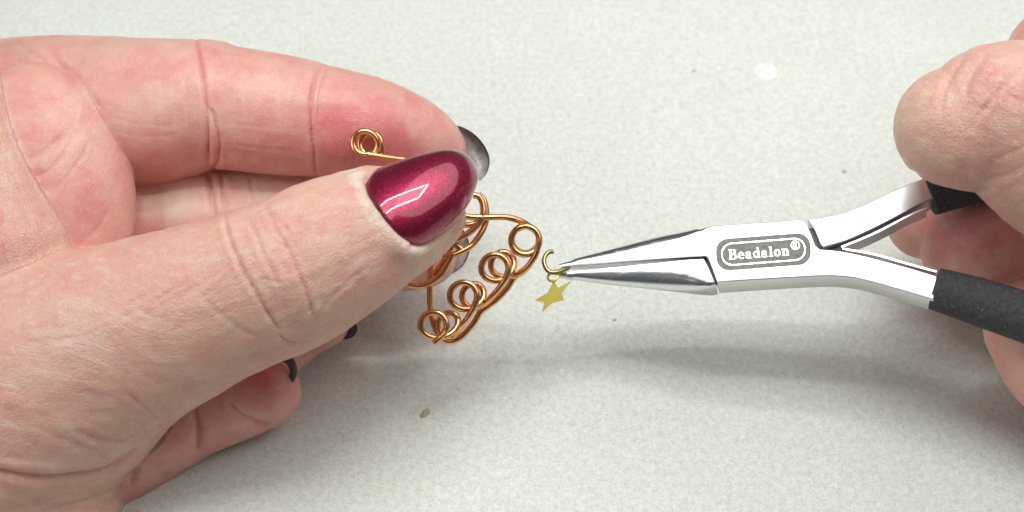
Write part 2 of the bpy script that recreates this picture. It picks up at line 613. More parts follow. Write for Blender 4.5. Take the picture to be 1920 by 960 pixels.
# ------------------------------------------------------------------ implicit surface for the hands
class Hand:
    def __init__(self, lo, hi, h):
        self.h = h
        self.lo = np.array(lo, float)
        self.n = np.ceil((np.array(hi) - self.lo) / h).astype(int) + 1
        self.ax = [self.lo[i] + h * np.arange(self.n[i]) for i in range(3)]
        self.parts = {}

    def chain(self, name, pts, sub=5, aniso=1.0):
        """pts: (px, py, w, radius in px)"""
        q = []
        for px, py, w, r in pts:
            p = fr(px, py, w)
            q.append([p[0], p[1], p[2], r / 10 * (1 - w / D)])
        q = catmull(q, sub)
        self.parts[name] = ("chain", q)

    def ellipsoid(self, name, px, py, w, rx, ry, rw, rot=0.0):
        k = 1 - w / D
        p = fr(px, py, w)
        self.parts[name] = ("ell", p, np.array([rx / 10 * k, ry / 10 * k, rw]), math.radians(rot))

    @staticmethod
    def d_seg(P, a, b):
        ba = b[:3] - a[:3]
        L2 = ba.dot(ba) + 1e-9
        pa = P - a[:3]
        t = np.clip((pa @ ba) / L2, 0, 1)
        d = pa - t[..., None] * ba
        return np.sqrt((d * d).sum(-1)) - (a[3] + (b[3] - a[3]) * t), t

    @staticmethod
    def d_ell(P, part):
        _, c, r, rot = part
        p = P - c
        x = p[..., 0] * math.cos(rot) + p[..., 1] * math.sin(rot)
        y = -p[..., 0] * math.sin(rot) + p[..., 1] * math.cos(rot)
        p = np.stack([x, y, p[..., 2]], -1)
        k0 = np.sqrt(((p / r) ** 2).sum(-1))
        k1 = np.sqrt(((p / r**2) ** 2).sum(-1)) + 1e-9
        return k0 * (k0 - 1) / k1

    def at(self, P, name):
        part = self.parts[name]
        if part[0] == "ell":
            return self.d_ell(P, part)
        q = part[1]
        d = np.full(len(P), 1e3)
        for i in range(len(q) - 1):
            di, _ = self.d_seg(P, q[i], q[i + 1])
            d = np.minimum(d, di)
        return d

    def field(self, name):
        F = np.full(self.n, 50.0, np.float32)
        part = self.parts[name]
        pad = 9.0

        def sl(lo, hi):
            s = []
            for i in range(3):
                a = int(np.clip(np.floor((lo[i] - self.lo[i]) / self.h), 0, self.n[i]))
                b = int(np.clip(np.ceil((hi[i] - self.lo[i]) / self.h) + 1, 0, self.n[i]))
                s.append(slice(a, b))
            return tuple(s)

        def pts(s):
            g = np.meshgrid(self.ax[0][s[0]], self.ax[1][s[1]], self.ax[2][s[2]], indexing="ij")
            return np.stack(g, -1)

        if part[0] == "ell":
            _, c, r, _ = part
            m = np.array([max(r[0], r[1]), max(r[0], r[1]), r[2]]) + pad
            s = sl(c - m, c + m)
            P = pts(s)
            if P.size:
                F[s] = self.d_ell(P, part)
            return F
        q = part[1]
        for i in range(len(q) - 1):
            a, b = q[i], q[i + 1]
            m = max(a[3], b[3]) + pad
            s = sl(np.minimum(a[:3], b[:3]) - m, np.maximum(a[:3], b[:3]) + m)
            P = pts(s)
            if P.size:
                d, _ = self.d_seg(P, a, b)
                F[s] = np.minimum(F[s], d)
        return F

    @staticmethod
    def smin(a, b, k):
        h = np.clip(k - np.abs(a - b), 0, None) / k
        return np.minimum(a, b) - h * h * k * 0.25

    def nets(self, F):
        s = F < 0
        c = np.zeros(np.array(F.shape) - 1, np.int8)
        for dx in (0, 1):
            for dy in (0, 1):
                for dz in (0, 1):
                    c += s[dx : dx + c.shape[0], dy : dy + c.shape[1], dz : dz + c.shape[2]]
        act = (c > 0) & (c < 8)
        I = np.argwhere(act)
        idx = np.full(c.shape, -1, np.int32)
        idx[act] = np.arange(len(I))
        acc = np.zeros((len(I), 3))
        cnt = np.zeros(len(I))
        cor = [(0, 0, 0), (1, 0, 0), (0, 1, 0), (1, 1, 0), (0, 0, 1), (1, 0, 1), (0, 1, 1), (1, 1, 1)]
        vals = {k: F[I[:, 0] + k[0], I[:, 1] + k[1], I[:, 2] + k[2]].astype(float) for k in cor}
        for a in cor:
            for ax in range(3):
                if a[ax] == 0:
                    b = list(a)
                    b[ax] = 1
                    b = tuple(b)
                    va, vb = vals[a], vals[b]
                    m = (va < 0) != (vb < 0)
                    t = np.where(m, va / np.where(m, va - vb, 1), 0)
                    p = np.array(a, float)[None] + t[:, None] * (np.array(b, float) - np.array(a, float))[None]
                    acc += p * m[:, None]
                    cnt += m
        V = self.lo + (I + acc / cnt[:, None]) * self.h
        Q = []
        for ax in range(3):
            sl0 = [slice(None)] * 3
            sl1 = [slice(None)] * 3
            sl0[ax] = slice(0, -1)
            sl1[ax] = slice(1, None)
            d = s[tuple(sl0)] != s[tuple(sl1)]
            E = np.argwhere(d)
            o1, o2 = [(1, 2), (2, 0), (0, 1)][ax]
            ok = (E[:, o1] > 0) & (E[:, o2] > 0) & (E[:, o1] < F.shape[o1] - 1) & (E[:, o2] < F.shape[o2] - 1)
            E = E[ok]

            def cell(a, b):
                C = E.copy()
                C[:, o1] -= a
                C[:, o2] -= b
                return idx[C[:, 0], C[:, 1], C[:, 2]]

            q = np.stack([cell(1, 1), cell(0, 1), cell(0, 0), cell(1, 0)], 1)
            flip = ~s[E[:, 0], E[:, 1], E[:, 2]]
            q[flip] = q[flip][:, ::-1]
            Q.append(q)
        return V, np.vstack(Q)


def vnormals(V, Q):
    n = np.cross(V[Q[:, 2]] - V[Q[:, 0]], V[Q[:, 3]] - V[Q[:, 1]])
    out = np.zeros_like(V)
    for k in range(4):
        for c in range(3):
            out[:, c] += np.bincount(Q[:, k], n[:, c], len(V))
    return out / (np.linalg.norm(out, axis=1)[:, None] + 1e-9)


def relax(V, Q, it, amt=0.5):
    for _ in range(it):
        acc = np.zeros_like(V)
        cnt = np.bincount(Q.ravel(), minlength=len(V)).astype(float) * 2
        for k in range(4):
            for c in range(3):
                acc[:, c] += np.bincount(Q[:, k], V[Q[:, (k + 1) % 4], c] + V[Q[:, (k - 1) % 4], c], len(V))
        V = V + amt * (acc / cnt[:, None] - V)
    return V


def pix(V):
    k = 1 - V[:, 2] / D
    return np.stack([V[:, 0] / k * 10 + 960, -V[:, 1] / k * 10 + 480], 1)


def poly_dist(P, line, n=6):
    """distance in px to a smooth polyline, and the parameter along it (0..1)"""
    L = catmull(np.asarray(line, float), n)
    best = np.full(len(P), 1e9)
    tt = np.zeros(len(P))
    for i in range(len(L) - 1):
        a, b = L[i], L[i + 1]
        ba = b - a
        t = np.clip(((P - a) @ ba) / (ba.dot(ba) + 1e-9), 0, 1)
        d = np.linalg.norm(P - a - t[:, None] * ba, axis=1)
        m = d < best
        best[m] = d[m]
        tt[m] = (i + t[m]) / (len(L) - 1)
    return best, tt


def build_hand(name, H, combine, creases, lumps, tints, rough_parts, label, nail_press=(), pale_lines=()):
    F = combine(H)
    V, Q = H.nets(F)
    del F
    V = relax(V, Q, 3, 0.5)
    Nn = vnormals(V, Q)
    names = list(H.parts)
    dist = np.stack([H.at(V, n) for n in names], 1)
    own = dist.argmin(1)
    # view towards the bench's open side: only skin on that side gets folds
    vd = np.array([0, 0, D]) - V
    vd /= np.linalg.norm(vd, axis=1)[:, None]
    front = sstep((Nn * vd).sum(1), -0.45, 0.1)
    P = pix(V)
    disp = 0.16 * noise3(V * 0.16) + 0.07 * noise3(V * 0.5 + 31) + 0.03 * noise3(V * 1.1 + 77)
    red = np.zeros(len(V))
    pale = np.zeros(len(V))
    for parts, line, wd_, dep, rim, rr in creases:
        dep, rim = dep * 0.72, rim * 0.7
        msk = np.isin(own, [names.index(p) for p in parts])
        lo = np.min(line, 0) - 60
        hi = np.max(line, 0) + 60
        msk &= (P > lo).all(1) & (P < hi).all(1)
        ii = np.nonzero(msk)[0]
        if not len(ii):
            continue
        jit = 1.2 * np.stack([noise3(V[ii] * 0.35 + 5), noise3(V[ii] * 0.35 + 55)], 1)
        d, t = poly_dist(P[ii] + jit, line)
        d = d / 10
        ends = sstep(t, 0.0, 0.12) * sstep(1 - t, 0.0, 0.12) * 0.85 + 0.15
        prof = -dep * (0.6 * np.exp(-((d / (0.55 * wd_)) ** 2)) + 0.4 * np.exp(-((d / (1.7 * wd_)) ** 2))) + rim * np.exp(-(((d - 2.2 * wd_) / (1.4 * wd_)) ** 2))
        disp[ii] += prof * ends * front[ii]
        red[ii] += 0.7 * rr * np.exp(-((d / (wd_ * 0.8)) ** 2)) * ends
    for parts, cx, cy, rx, ry, rot, amt in lumps:
        msk = np.isin(own, [names.index(p) for p in parts])
        ii = np.nonzero(msk)[0]
        a = math.radians(rot)
        x = (P[ii, 0] - cx) * math.cos(a) + (P[ii, 1] - cy) * math.sin(a)
        y = -(P[ii, 0] - cx) * math.sin(a) + (P[ii, 1] - cy) * math.cos(a)
        disp[ii] += amt * np.exp(-((x / rx) ** 2 + (y / ry) ** 2)) * front[ii]
    rough = np.isin(own, [names.index(p) for p in rough_parts]).astype(float)
    base_red = np.full(len(V), 0.50)
    base_red[rough > 0] = 0.31
    for parts, cx, cy, rx, ry, rot, r_, p_ in tints:
        ii = np.nonzero(np.isin(own, [names.index(p) for p in parts]))[0] if parts else np.arange(len(V))
        a = math.radians(rot)
        x = (P[ii, 0] - cx) * math.cos(a) + (P[ii, 1] - cy) * math.sin(a)
        y = -(P[ii, 0] - cx) * math.sin(a) + (P[ii, 1] - cy) * math.cos(a)
        g = np.exp(-((x / rx) ** 2 + (y / ry) ** 2))
        red[ii] += r_ * g
        pale[ii] += p_ * g
    for parts, line, wd_, amt in pale_lines:
        ii = np.nonzero(np.isin(own, [names.index(p) for p in parts]))[0]
        d, t = poly_dist(P[ii] + 5 * np.stack([noise3(V[ii] * 0.9 + 5), noise3(V[ii] * 0.9 + 55)], 1), line)
        pale[ii] += amt * np.exp(-((d / wd_) ** 4))
        red[ii] -= 0.4 * np.exp(-((d / wd_) ** 4))
    # long soft furrows on the back of the thumb side, along the grain
    gr = np.zeros((len(V), 3))
    for pi, n in enumerate(names):
        ii = np.nonzero(own == pi)[0]
        part = H.parts[n]
        if not len(ii):
            continue
        if part[0] == "chain":
            q = part[1]
            Ls = np.concatenate([[0], np.cumsum(np.linalg.norm(np.diff(q[:, :3], axis=0), axis=1))])
            best = np.full(len(ii), 1e9)
            al = np.zeros(len(ii))
            ax = q[-1, :3] - q[0, :3]
            ax /= np.linalg.norm(ax)
            for i in range(len(q) - 1):
                d, t = H.d_seg(V[ii], q[i], q[i + 1])
                m = d < best
                best[m] = d[m]
                al[m] = (Ls[i] + t * (Ls[i + 1] - Ls[i]))[m]
            # distance along the mean axis keeps the grain even across joints
            u = (V[ii] - q[0, :3]) @ ax
            e1 = np.cross(ax, [0, 0, 1.0])
            e1 /= np.linalg.norm(e1)
            v = (V[ii] - q[0, :3]) @ e1
            w = V[ii, 2] * 0.8
            if n == "thumb" and name == "hand" and len(pale_lines):
                # the stretched skin at the thumb's root runs more level than the thumb itself
                dxp = 440 - P[ii, 0]
                ang = math.radians(34) * sstep(dxp, 0, 300)
                pv = fr(440, 560, 30)
                uu, vv = V[ii, 0] - pv[0], V[ii, 1] - pv[1]
                a0 = math.atan2(ax[1], ax[0])
                u = uu * np.cos(a0 - ang) + vv * np.sin(a0 - ang)
                v = -uu * np.sin(a0 - ang) + vv * np.cos(a0 - ang)
            gr[ii] = np.stack([u, v + 0.0, w], 1)
        else:
            p = V[ii] - part[1]
            a = math.radians(-62)
            gr[ii] = np.stack([p[:, 0] * math.cos(a) - p[:, 1] * math.sin(a), p[:, 0] * math.sin(a) + p[:, 1] * math.cos(a), p[:, 2] * 0.8], 1)
        gr[ii] += pi * 37.0
    fur = noise3(np.stack([gr[:, 0] * 0.16, gr[:, 1] * 0.75, gr[:, 2] * 0.75], 1))
    fur2 = noise3(np.stack([gr[:, 0] * 0.30 + 9, gr[:, 1] * 1.25, gr[:, 2] * 1.25], 1))
    disp += rough * (0.08 * fur + 0.03 * fur2)
    for fn in nail_press:
        disp += fn(V, P, Nn, own, names)
    V = V + Nn * disp[:, None]
    o = mesh_obj(name, V, Q, M["skin"])
    tag(o, label, "hand")
    me = o.data
    ca = me.attributes.new("tint", "FLOAT_COLOR", "POINT")
    col = np.stack([np.clip(base_red + red, 0, 1), np.clip(pale, 0, 1), rough, np.ones(len(V))], 1)
    ca.data.foreach_set("color", col.astype(np.float32).ravel())
    ga = me.attributes.new("grain", "FLOAT_VECTOR", "POINT")
    ga.data.foreach_set("vector", gr.astype(np.float32).ravel())
    return o


# ------------------------------------------------------------------ the hand that holds the wire
HL = Hand((-116, -62, -34), (-4, 48, 48), 0.38)
HL.chain("thumb", [(-120, 830, 4, 290), (70, 722, 12, 238), (200, 652, 18, 190), (310, 602, 21, 168), (430, 556, 23, 151), (540, 514, 24, 147),
                   (615, 474, 23, 139), (690, 436, 20.5, 122), (745, 416, 18.5, 103), (790, 400, 16.5, 84)])
HL.chain("index", [(-200, 250, -10, 140), (-60, 226, -10, 142), (60, 208, -9, 138), (180, 205, -8, 137), (250, 214, -5, 143), (330, 204, -1.5, 130), (388, 196, 0, 120), (410, 200, 0.4, 116), (500, 212, 1, 114),
                   (595, 226, 0, 106), (700, 243, -1.5, 95), (785, 264, -3, 72), (824, 284, -4, 52)])
HL.chain("middle", [(-60, 430, -14, 120), (100, 425, -12, 118), (300, 420, -11, 113), (395, 416, -9, 108), (600, 428, -8, 104), (720, 462, -8, 86), (790, 482, -8, 58), (808, 482, -8, 50)])
HL.chain("ring_finger", [(100, 700, -5, 110), (300, 660, -4, 95), (480, 640, -4, 84), (565, 615, -4, 60), (606, 604, -4, 49)])
HL.chain("little_finger", [(120, 880, 2, 116), (200, 850, 3, 108), (290, 806, 3, 96), (365, 768, 3, 90), (440, 746, 3, 81), (498, 736, 3, 66)])
HL.ellipsoid("mound", 60, 402, 6, 195, 285, 11)
HL.chain("web", [(-90, 120, 8, 80), (-55, 215, 11, 78), (-18, 335, 13, 88), (22, 470, 15, 108)])
HL.ellipsoid("palm", 20, 440, -10, 270, 320, 12)
HL.chain("heel", [(-300, 960, 2, 230), (-60, 960, 8, 200), (70, 935, 9, 160)])
HL.chain("palm_edge", [(60, 1040, 0, 120), (165, 940, 1, 82), (205, 880, 2, 60)])
HL.chain("wrist", [(-420, 760, -8, 300), (-120, 640, -6, 270)])


def combine_left(H):
    sm = H.smin
    b = H.field("palm")
    for n, k in (("wrist", 6), ("heel", 2.2), ("palm_edge", 2.0)):
        b = sm(b, H.field(n), k)
    core = b
    out = sm(core, H.field("thumb"), 2.0)
    out = sm(out, H.field("web"), 2.2)
    out = sm(out, H.field("mound"), 1.0)
    for n, k in (("index", 0.9), ("middle", 0.7), ("ring_finger", 0.7), ("little_finger", 0.8)):
        out = sm(out, H.field(n), k)
    return out


T_, I_, MD, RG, LT, MO, WB, HE = ["thumb"], ["index"], ["middle"], ["ring_finger"], ["little_finger"], ["mound"], ["web"], ["heel", "thumb"]
cre_l = [
    # parts, polyline, width, depth, rim, redness
    (I_, [(364, 66), (373, 100), (381, 150), (389, 230), (391, 322)], 0.36, 1.0, 0.15, 0.4),
    (I_, [(392, 200), (403, 225), (411, 262), (409, 300), (394, 324)], 0.36, 0.7, 0.12, 0.30),
    (I_, [(606, 118), (590, 150), (583, 200), (585, 260), (592, 335)], 0.36, 0.95, 0.15, 0.4),
    (I_, [(614, 122), (600, 170), (597, 230)], 0.45, 0.3, 0.1, 0.15),
    (I_, [(90, 95), (130, 140), (165, 175), (190, 205)], 0.6, 0.6, 0.3, 0.25),
    (I_, [(30, 78), (85, 120), (130, 160)], 0.5, 0.35, 0.2, 0.1),
    (MD, [(392, 320), (398, 370), (400, 430)], 0.6, 1.0, 0.3, 0.15),
    (MD, [(414, 325), (420, 370), (424, 420)], 0.5, 0.7, 0.2, 0.1),
    (MD, [(470, 330), (474, 390)], 0.4, 0.3, 0.1, 0.1),
    (MO, [(40, 300), (75, 290), (110, 262), (130, 235)], 0.99, 0.28, 0.15, 0.03),
    (MO, [(55, 335), (95, 318), (128, 275), (140, 240)], 0.77, 0.25, 0.12, 0.03),
    (MO, [(80, 318), (100, 280), (112, 255)], 0.66, 0.19, 0.10, 0.03),
    (MO, [(95, 375), (150, 300), (170, 260)], 0.3, 0.10, 0.04, -0.3),
    (MO, [(100, 300), (135, 240), (150, 190)], 0.3, 0.10, 0.04, -0.25),
    (MO, [(160, 450), (185, 425), (200, 395)], 0.5, 0.16, 0.05, 0.04),
    (MO, [(0, 160), (60, 180), (110, 180), (150, 150)], 0.7, 0.2, 0.12, 0.03),
    # thumb joint
    (T_, [(424, 404), (428, 440), (448, 490), (478, 545), (505, 590), (530, 625)], 0.45, 0.62, 0.25, 0.35),
    (T_, [(495, 378), (510, 415), (535, 460), (560, 510), (578, 560), (590, 605)], 0.42, 0.50, 0.22, 0.33),
    (T_, [(465, 410), (482, 445), (492, 470), (512, 510), (530, 545)], 0.4, 0.38, 0.2, 0.15),
    (T_, [(505, 395), (525, 420), (545, 440)], 0.4, 0.3, 0.15, 0.1),
    (T_, [(548, 400), (580, 440), (600, 480)], 0.35, 0.18, 0.05, 0.05),
    (T_, [(590, 605), (600, 585), (640, 540), (700, 490)], 0.35, 0.15, 0.1, 0.05),
    (T_, [(520, 625), (545, 640), (580, 640)], 0.4, 0.35, 0.15, 0.1),
    (T_, [(490, 520), (520, 530), (545, 528)], 0.3, 0.2, 0.1, 0.05),
    (T_, [(500, 470), (520, 455), (540, 465)], 0.3, 0.2, 0.1, 0.05),
    (T_, [(380, 560), (440, 610), (490, 635)], 0.5, 0.22, 0.1, 0.05),
    # wrist folds of the thumb side
    (HE, [(-40, 878), (60, 893), (150, 890), (215, 872), (268, 832)], 0.7, 1.0, 0.4, 0.4),
    (HE, [(150, 810), (200, 826), (250, 826)], 0.6, 0.38, 0.15, 0.35),
    (HE, [(240, 735), (280, 770), (305, 805)], 0.45, 0.3, 0.12, 0.25),
    (HE, [(60, 800), (140, 830), (210, 862)], 0.5, 0.14, 0.08, 0.15),
    # little finger
    (LT, [(366, 760), (372, 800), (372, 850)], 0.75, 1.4, 0.2, 0.35),
    (LT, [(425, 750), (450, 775), (480, 792), (510, 800)], 0.7, 1.0, 0.2, 0.25),
    (LT, [(252, 845), (252, 880), (244, 915)], 0.6, 0.9, 0.2, 0.1),
]
for k in range(11):
    x = 40 + 33 * k
    y = 560 + 14 * math.sin(k * 2.1)
    cre_l.append((T_, [(x, y + 90 - 10 * k), (x + 45, y + 78 - 12 * k), (x + 100, y + 72 - 16 * k)], 0.4, 0.10, 0.06, 0.08))
for ln in ([(412, 268), (470, 275), (560, 284)], [(420, 292), (500, 300), (575, 303)], [(430, 232), (500, 240), (560, 246)], [(205, 220), (260, 232), (330, 236)],
           [(212, 245), (270, 256), (340, 250)], [(300, 120), (303, 190), (306, 260)], [(322, 130), (326, 200), (330, 250)], [(345, 140), (348, 200), (350, 240)],
           [(455, 130), (458, 190), (462, 240)], [(520, 140), (522, 200), (528, 260)], [(285, 150), (284, 200), (286, 240)]):
    cre_l.append((I_, ln, 0.28, 0.06, 0.03, -0.26))
lump_l = [
    (I_, 300, 230, 75, 90, 0, 0.5), (I_, 490, 225, 70, 80, 0, 0.35), (I_, 700, 235, 70, 60, 15, 0.3),
    (T_, 505, 500, 26, 80, -28, 0.5), (T_, 545, 520, 22, 70, -28, 0.35), (T_, 455, 480, 18, 60, -28, 0.3),
    (LT, 310, 830, 40, 45, 0, 0.9), (LT, 425, 775, 36, 40, 0, 0.7), (LT, 520, 735, 34, 45, 0, 0.6),
    (T_, 425, 414, 30, 22, 0, 0.3), (T_, 756, 466, 30, 20, 20, 1.0), (T_, 725, 440, 30, 20, 55, 0.5), (T_, 790, 455, 45, 25, -30, 0.9), (MO, 140, 360, 60, 70, 0, 0.4),
]
tint_l = [
    (I_, 715, 250, 95, 70, 15, 0.65, 0.0), (I_, 640, 275, 60, 55, 0, 0.35, 0.0), (I_, 780, 235, 80, 25, 35, -0.15, 0.15),
    (I_, 490, 270, 80, 50, 0, 0.15, 0.0), (I_, 300, 300, 90, 40, 0, 0.12, 0.0), (I_, 290, 200, 60, 40, 0, -0.1, 0.2), (I_, 200, 90, 200, 40, 0, -0.1, 0.1),
    (MD, 330, 385, 60, 40, 0, -0.2, 0.45), (MD, 500, 370, 80, 50, 0, -0.1, 0.35),
    (MO, 150, 400, 70, 90, 0, 0.12, 0.0), (WB, 20, 400, 60, 100, 0, 0.15, 0.1), (WB, 0, 460, 30, 40, 0, 0.35, 0.0),
    (T_, 650, 318, 60, 14, -20, -0.1, 0.4),
    (T_, 805, 478, 60, 26, -45, -0.25, 0.3), (T_, 740, 520, 60, 18, -35, 0.22, 0.0), (T_, 640, 385, 50, 30, -30, 0.1, -0.1),
    (T_, 520, 500, 60, 100, -28, 0.08, 0.1), (T_, 250, 600, 180, 60, -20, 0.10, 0.05), (T_, 120, 640, 120, 60, -20, -0.05, 0.2), (HE, 100, 850, 160, 30, 0, 0.05, 0.2),
    (LT, 490, 720, 50, 45, 0, 0.45, 0.0), (RG, 600, 640, 40, 30, 0, 0.2, 0.0), (LT, 330, 830, 60, 40, 0, 0.1, 0.0),
]


# nail outlines (px) shared by the nail plates and the flesh beneath them
TH_UP = [(673, 336), (702, 318), (758, 297), (805, 284), (845, 279), (876, 290), (894, 312), (898, 328)]
TH_LO = [(759, 461), (781, 462), (800, 456), (821, 442), (844, 424), (866, 402), (884, 374), (895, 345), (898, 328)]
TH_CUT = [(680, 336), (690, 368), (713, 402), (742, 438), (766, 458)]


def press_thumb(V, P, Nn, own, names):
    ii = np.nonzero((own == names.index("thumb")) & (V[:, 2] > 12))[0]
    d = np.zeros(len(V))
    loop = np.vstack([catmull(np.array(TH_UP, float), 5), catmull(np.array(TH_LO, float), 5)[::-1][1:], catmull(np.array(TH_CUT, float), 5)[::-1][1:-1]])
    Q = P[ii]
    inside = np.zeros(len(ii), bool)
    best = np.full(len(ii), 1e9)
    for a, b in zip(loop, np.roll(loop, -1, 0)):
        if abs(a[1] - b[1]) > 1e-9:
            c = ((a[1] > Q[:, 1]) != (b[1] > Q[:, 1])) & (Q[:, 0] < (b[0] - a[0]) * (Q[:, 1] - a[1]) / (b[1] - a[1]) + a[0])
            inside ^= c
        ba = b - a
        t = np.clip(((Q - a) @ ba) / (ba.dot(ba) + 1e-9), 0, 1)
        best = np.minimum(best, np.linalg.norm(Q - a - t[:, None] * ba, axis=1))
    x = best / 10
    cut, _ = poly_dist(Q, TH_CUT)
    d[ii] = np.where(inside, -1.6 * sstep(x, -0.1, 0.9), (0.32 * np.exp(-(((x - 1.0) / 0.9) ** 2))) * np.exp(-((cut / 60) ** 2)))
    return d


hand_l = build_hand("hand", HL, combine_left, cre_l, lump_l, tint_l, ["thumb", "heel", "web"],
                    "hand with magenta thumb nail pinching the copper wire ornament", (press_thumb,),
                    [(["thumb"], [(664, 322), (676, 350), (694, 388), (722, 430), (752, 462), (780, 472)], 14, 0.6)])
del HL


def nail(name, up, lo, wedge, bulge, mat, parent, label=None, thick=0.45, roll=0.0, nu=56, nv=44, power=0.5):
    up = catmull(np.array(up, float), 8)
    lo = catmull(np.array(lo, float), 8)
    tu = np.linspace(0, 1, len(up))
    s = 1 - (1 - np.linspace(0, 1, nu)) ** 1.6
    U = np.stack([np.interp(s, tu, up[:, k]) for k in (0, 1)], 1)
    Lo = np.stack([np.interp(s, np.linspace(0, 1, len(lo)), lo[:, k]) for k in (0, 1)], 1)
    xs = np.linspace(0, 1, len(wedge))
    def soft(vals):
        c = catmull(np.stack([xs, np.array(vals, float)], 1), 10)
        y = np.interp(np.linspace(0, 1, 200), c[:, 0], c[:, 1])
        for _ in range(60):
            y[1:-1] = 0.5 * y[1:-1] + 0.25 * (y[2:] + y[:-2])
        return np.interp(s, np.linspace(0, 1, 200), y)

    we = soft(wedge)
    bu = soft(bulge)
    v = np.sin(np.linspace(-1, 1, nv) * math.pi / 2)
    px = U[:, None, 0] * (1 - v) / 2 + Lo[:, None, 0] * (1 + v) / 2
    py = U[:, None, 1] * (1 - v) / 2 + Lo[:, None, 1] * (1 + v) / 2
    prof = (1 - v**2) ** power
    w = we[:, None] + bu[:, None] * prof[None] + roll * v[None] * (1 - s[:, None] * 0.5)
    A = fr(px, py, w)
    rimA = np.clip((-v[None] - 0.80) * 10, 0, 1) * np.ones((nu, 1))
    A = A.reshape(-1, 3)
    B = fr(px, py, w - thick).reshape(-1, 3)
    V = np.vstack([A, B])
    F = []
    n = nu * nv
    for i in range(nu - 1):
        for j in range(nv - 1):
            a = i * nv + j
            F.append((a, a + nv, a + nv + 1, a + 1))
            F.append((n + a, n + a + 1, n + a + nv + 1, n + a + nv))
    bd = [i * nv for i in range(nu)] + [(nu - 1) * nv + j for j in range(1, nv)] + [i * nv + nv - 1 for i in range(nu - 2, -1, -1)] + [j for j in range(nv - 2, 0, -1)]
    for a, b in zip(bd, bd[1:] + bd[:1]):
        F.append((b, a, n + a, n + b))
    o = mesh_obj(name, V, F, mat, parent)
    me = o.data
    at = me.attributes.new("rim", "FLOAT", "POINT")
    r = np.concatenate([rimA.ravel(), rimA.ravel()])
    at.data.foreach_set("value", r.astype(np.float32))
    if label:
        o["label"] = label
    return o


nail("fingernail", TH_UP, TH_LO, [25.0, 24.4, 23.2, 21.6, 19.7, 18.4], [6.0, 6.0, 5.6, 4.8, 3.0, 0.4], M["polish"], hand_l, "long rounded thumb nail in glossy magenta polish", 0.35, 2.3)
# the other nails show their dark undersides past the fingertips
nail("fingernail", [(842, 234), (866, 238), (890, 252), (909, 274), (918, 298), (914, 322), (902, 338)],
     [(846, 242), (858, 256), (868, 274), (876, 294), (882, 312), (888, 328), (898, 338)],
     [-5.5, -6, -6, -6, -5], [-0.5, -1.6, -2.4, -1.6, -0.4], M["under"], hand_l, "grey underside of the index nail")
nail("fingernail", [(846, 418), (864, 426), (877, 446), (880, 472), (868, 498), (846, 514), (824, 520)],
     [(840, 424), (842, 440), (846, 456), (846, 474), (840, 492), (832, 506), (820, 518)],
     [-8, -8.5, -8.5, -8.5, -8], [-0.3, -1.0, -1.4, -1.0, -0.3], M["under"], hand_l, "dark underside of the middle nail")
nail("fingernail", [(650, 590), (664, 602), (670, 616), (664, 630), (650, 636), (632, 634)],
     [(622, 596), (630, 606), (634, 614), (633, 621), (630, 626), (626, 631)],
     [-4, -4, -4], [-0.3, -0.6, -0.3], M["dark_polish"], hand_l, "dark underside of the ring finger nail")
nail("fingernail", [(536, 662), (550, 672), (557, 690), (556, 706), (546, 722), (530, 734)],
     [(520, 672), (536, 682), (543, 694), (543, 706), (538, 718), (528, 730)],
     [7, 6.5, 6], [0.2, 0.5, 0.2], M["dark_polish"], hand_l, "dark nail of the little finger")

# ------------------------------------------------------------------ the hand that holds the pliers
HR = Hand((62, -50, -34), (150, 58, 64), 0.45)
HR.chain("thumb", [(2300, 480, 18, 190), (2120, 360, 23, 180), (1995, 285, 24, 166), (1890, 220, 24.5, 143), (1830, 236, 24, 124), (1790, 238, 23.5, 113)])
HR.chain("index", [(2200, 380, 0, 120), (1950, 400, -6, 95), (1800, 405, -8, 84), (1735, 412, -9, 74)])
HR.chain("middle", [(2200, 450, 4, 150), (2000, 452, -1, 135), (1850, 452, -3, 124)])
HR.chain("ring_finger", [(2300, 720, 16, 160), (2140, 710, 13, 140), (2015, 680, 11, 124), (1952, 620, 10, 104)])
HR.chain("knuckle", [(2250, 220, -6, 170), (2080, 150, -10, 130), (1994, 112, -12, 106)])
HR.chain("hand_back", [(2130, 250, 26, 150), (2260, 260, 30, 220), (2420, 380, 30, 300)])
HR.chain("palm", [(2250, 420, 8, 230), (2450, 520, 8, 300)])


def combine_right(H):
    sm = H.smin
    out = H.field("palm")
    for n, k in (("hand_back", 6), ("thumb", 3), ("ring_finger", 3), ("middle", 1.0), ("index", 1.0), ("knuckle", 2.0)):
        out = sm(out, H.field(n), k)
    return out


cre_r = [
    (T_, [(1812, 100), (1790, 130), (1772, 165), (1763, 215)], 0.5, 0.55, 0.25, 0.15),
    (T_, [(1858, 98), (1838, 120), (1818, 150), (1808, 185)], 0.7, 0.5, 0.25, 0.15),
    (T_, [(1920, 125), (1895, 150), (1870, 178), (1835, 215)], 0.5, 0.5, 0.2, 0.2),
    (T_, [(1883, 110), (1880, 140), (1884, 165)], 0.4, 0.4, 0.2, 0.1),
    (T_, [(1880, 165), (1900, 185), (1925, 195)], 0.35, 0.25, 0.1, 0.05),
    (T_, [(1870, 180), (1868, 205), (1855, 230)], 0.35, 0.25, 0.1, 0.05),
    (T_, [(1850, 200), (1830, 222), (1825, 240)], 0.35, 0.25, 0.1, 0.05),
    (T_, [(1685, 310), (1700, 322), (1725, 328)], 0.5, 0.5, 0.2, 0.15),
    (T_, [(1930, 270), (1890, 290), (1860, 300)], 0.5, 0.15, 0.1, 0.0),
    (T_, [(1940, 300), (1890, 330), (1850, 335)], 0.5, 0.15, 0.1, 0.0),
]
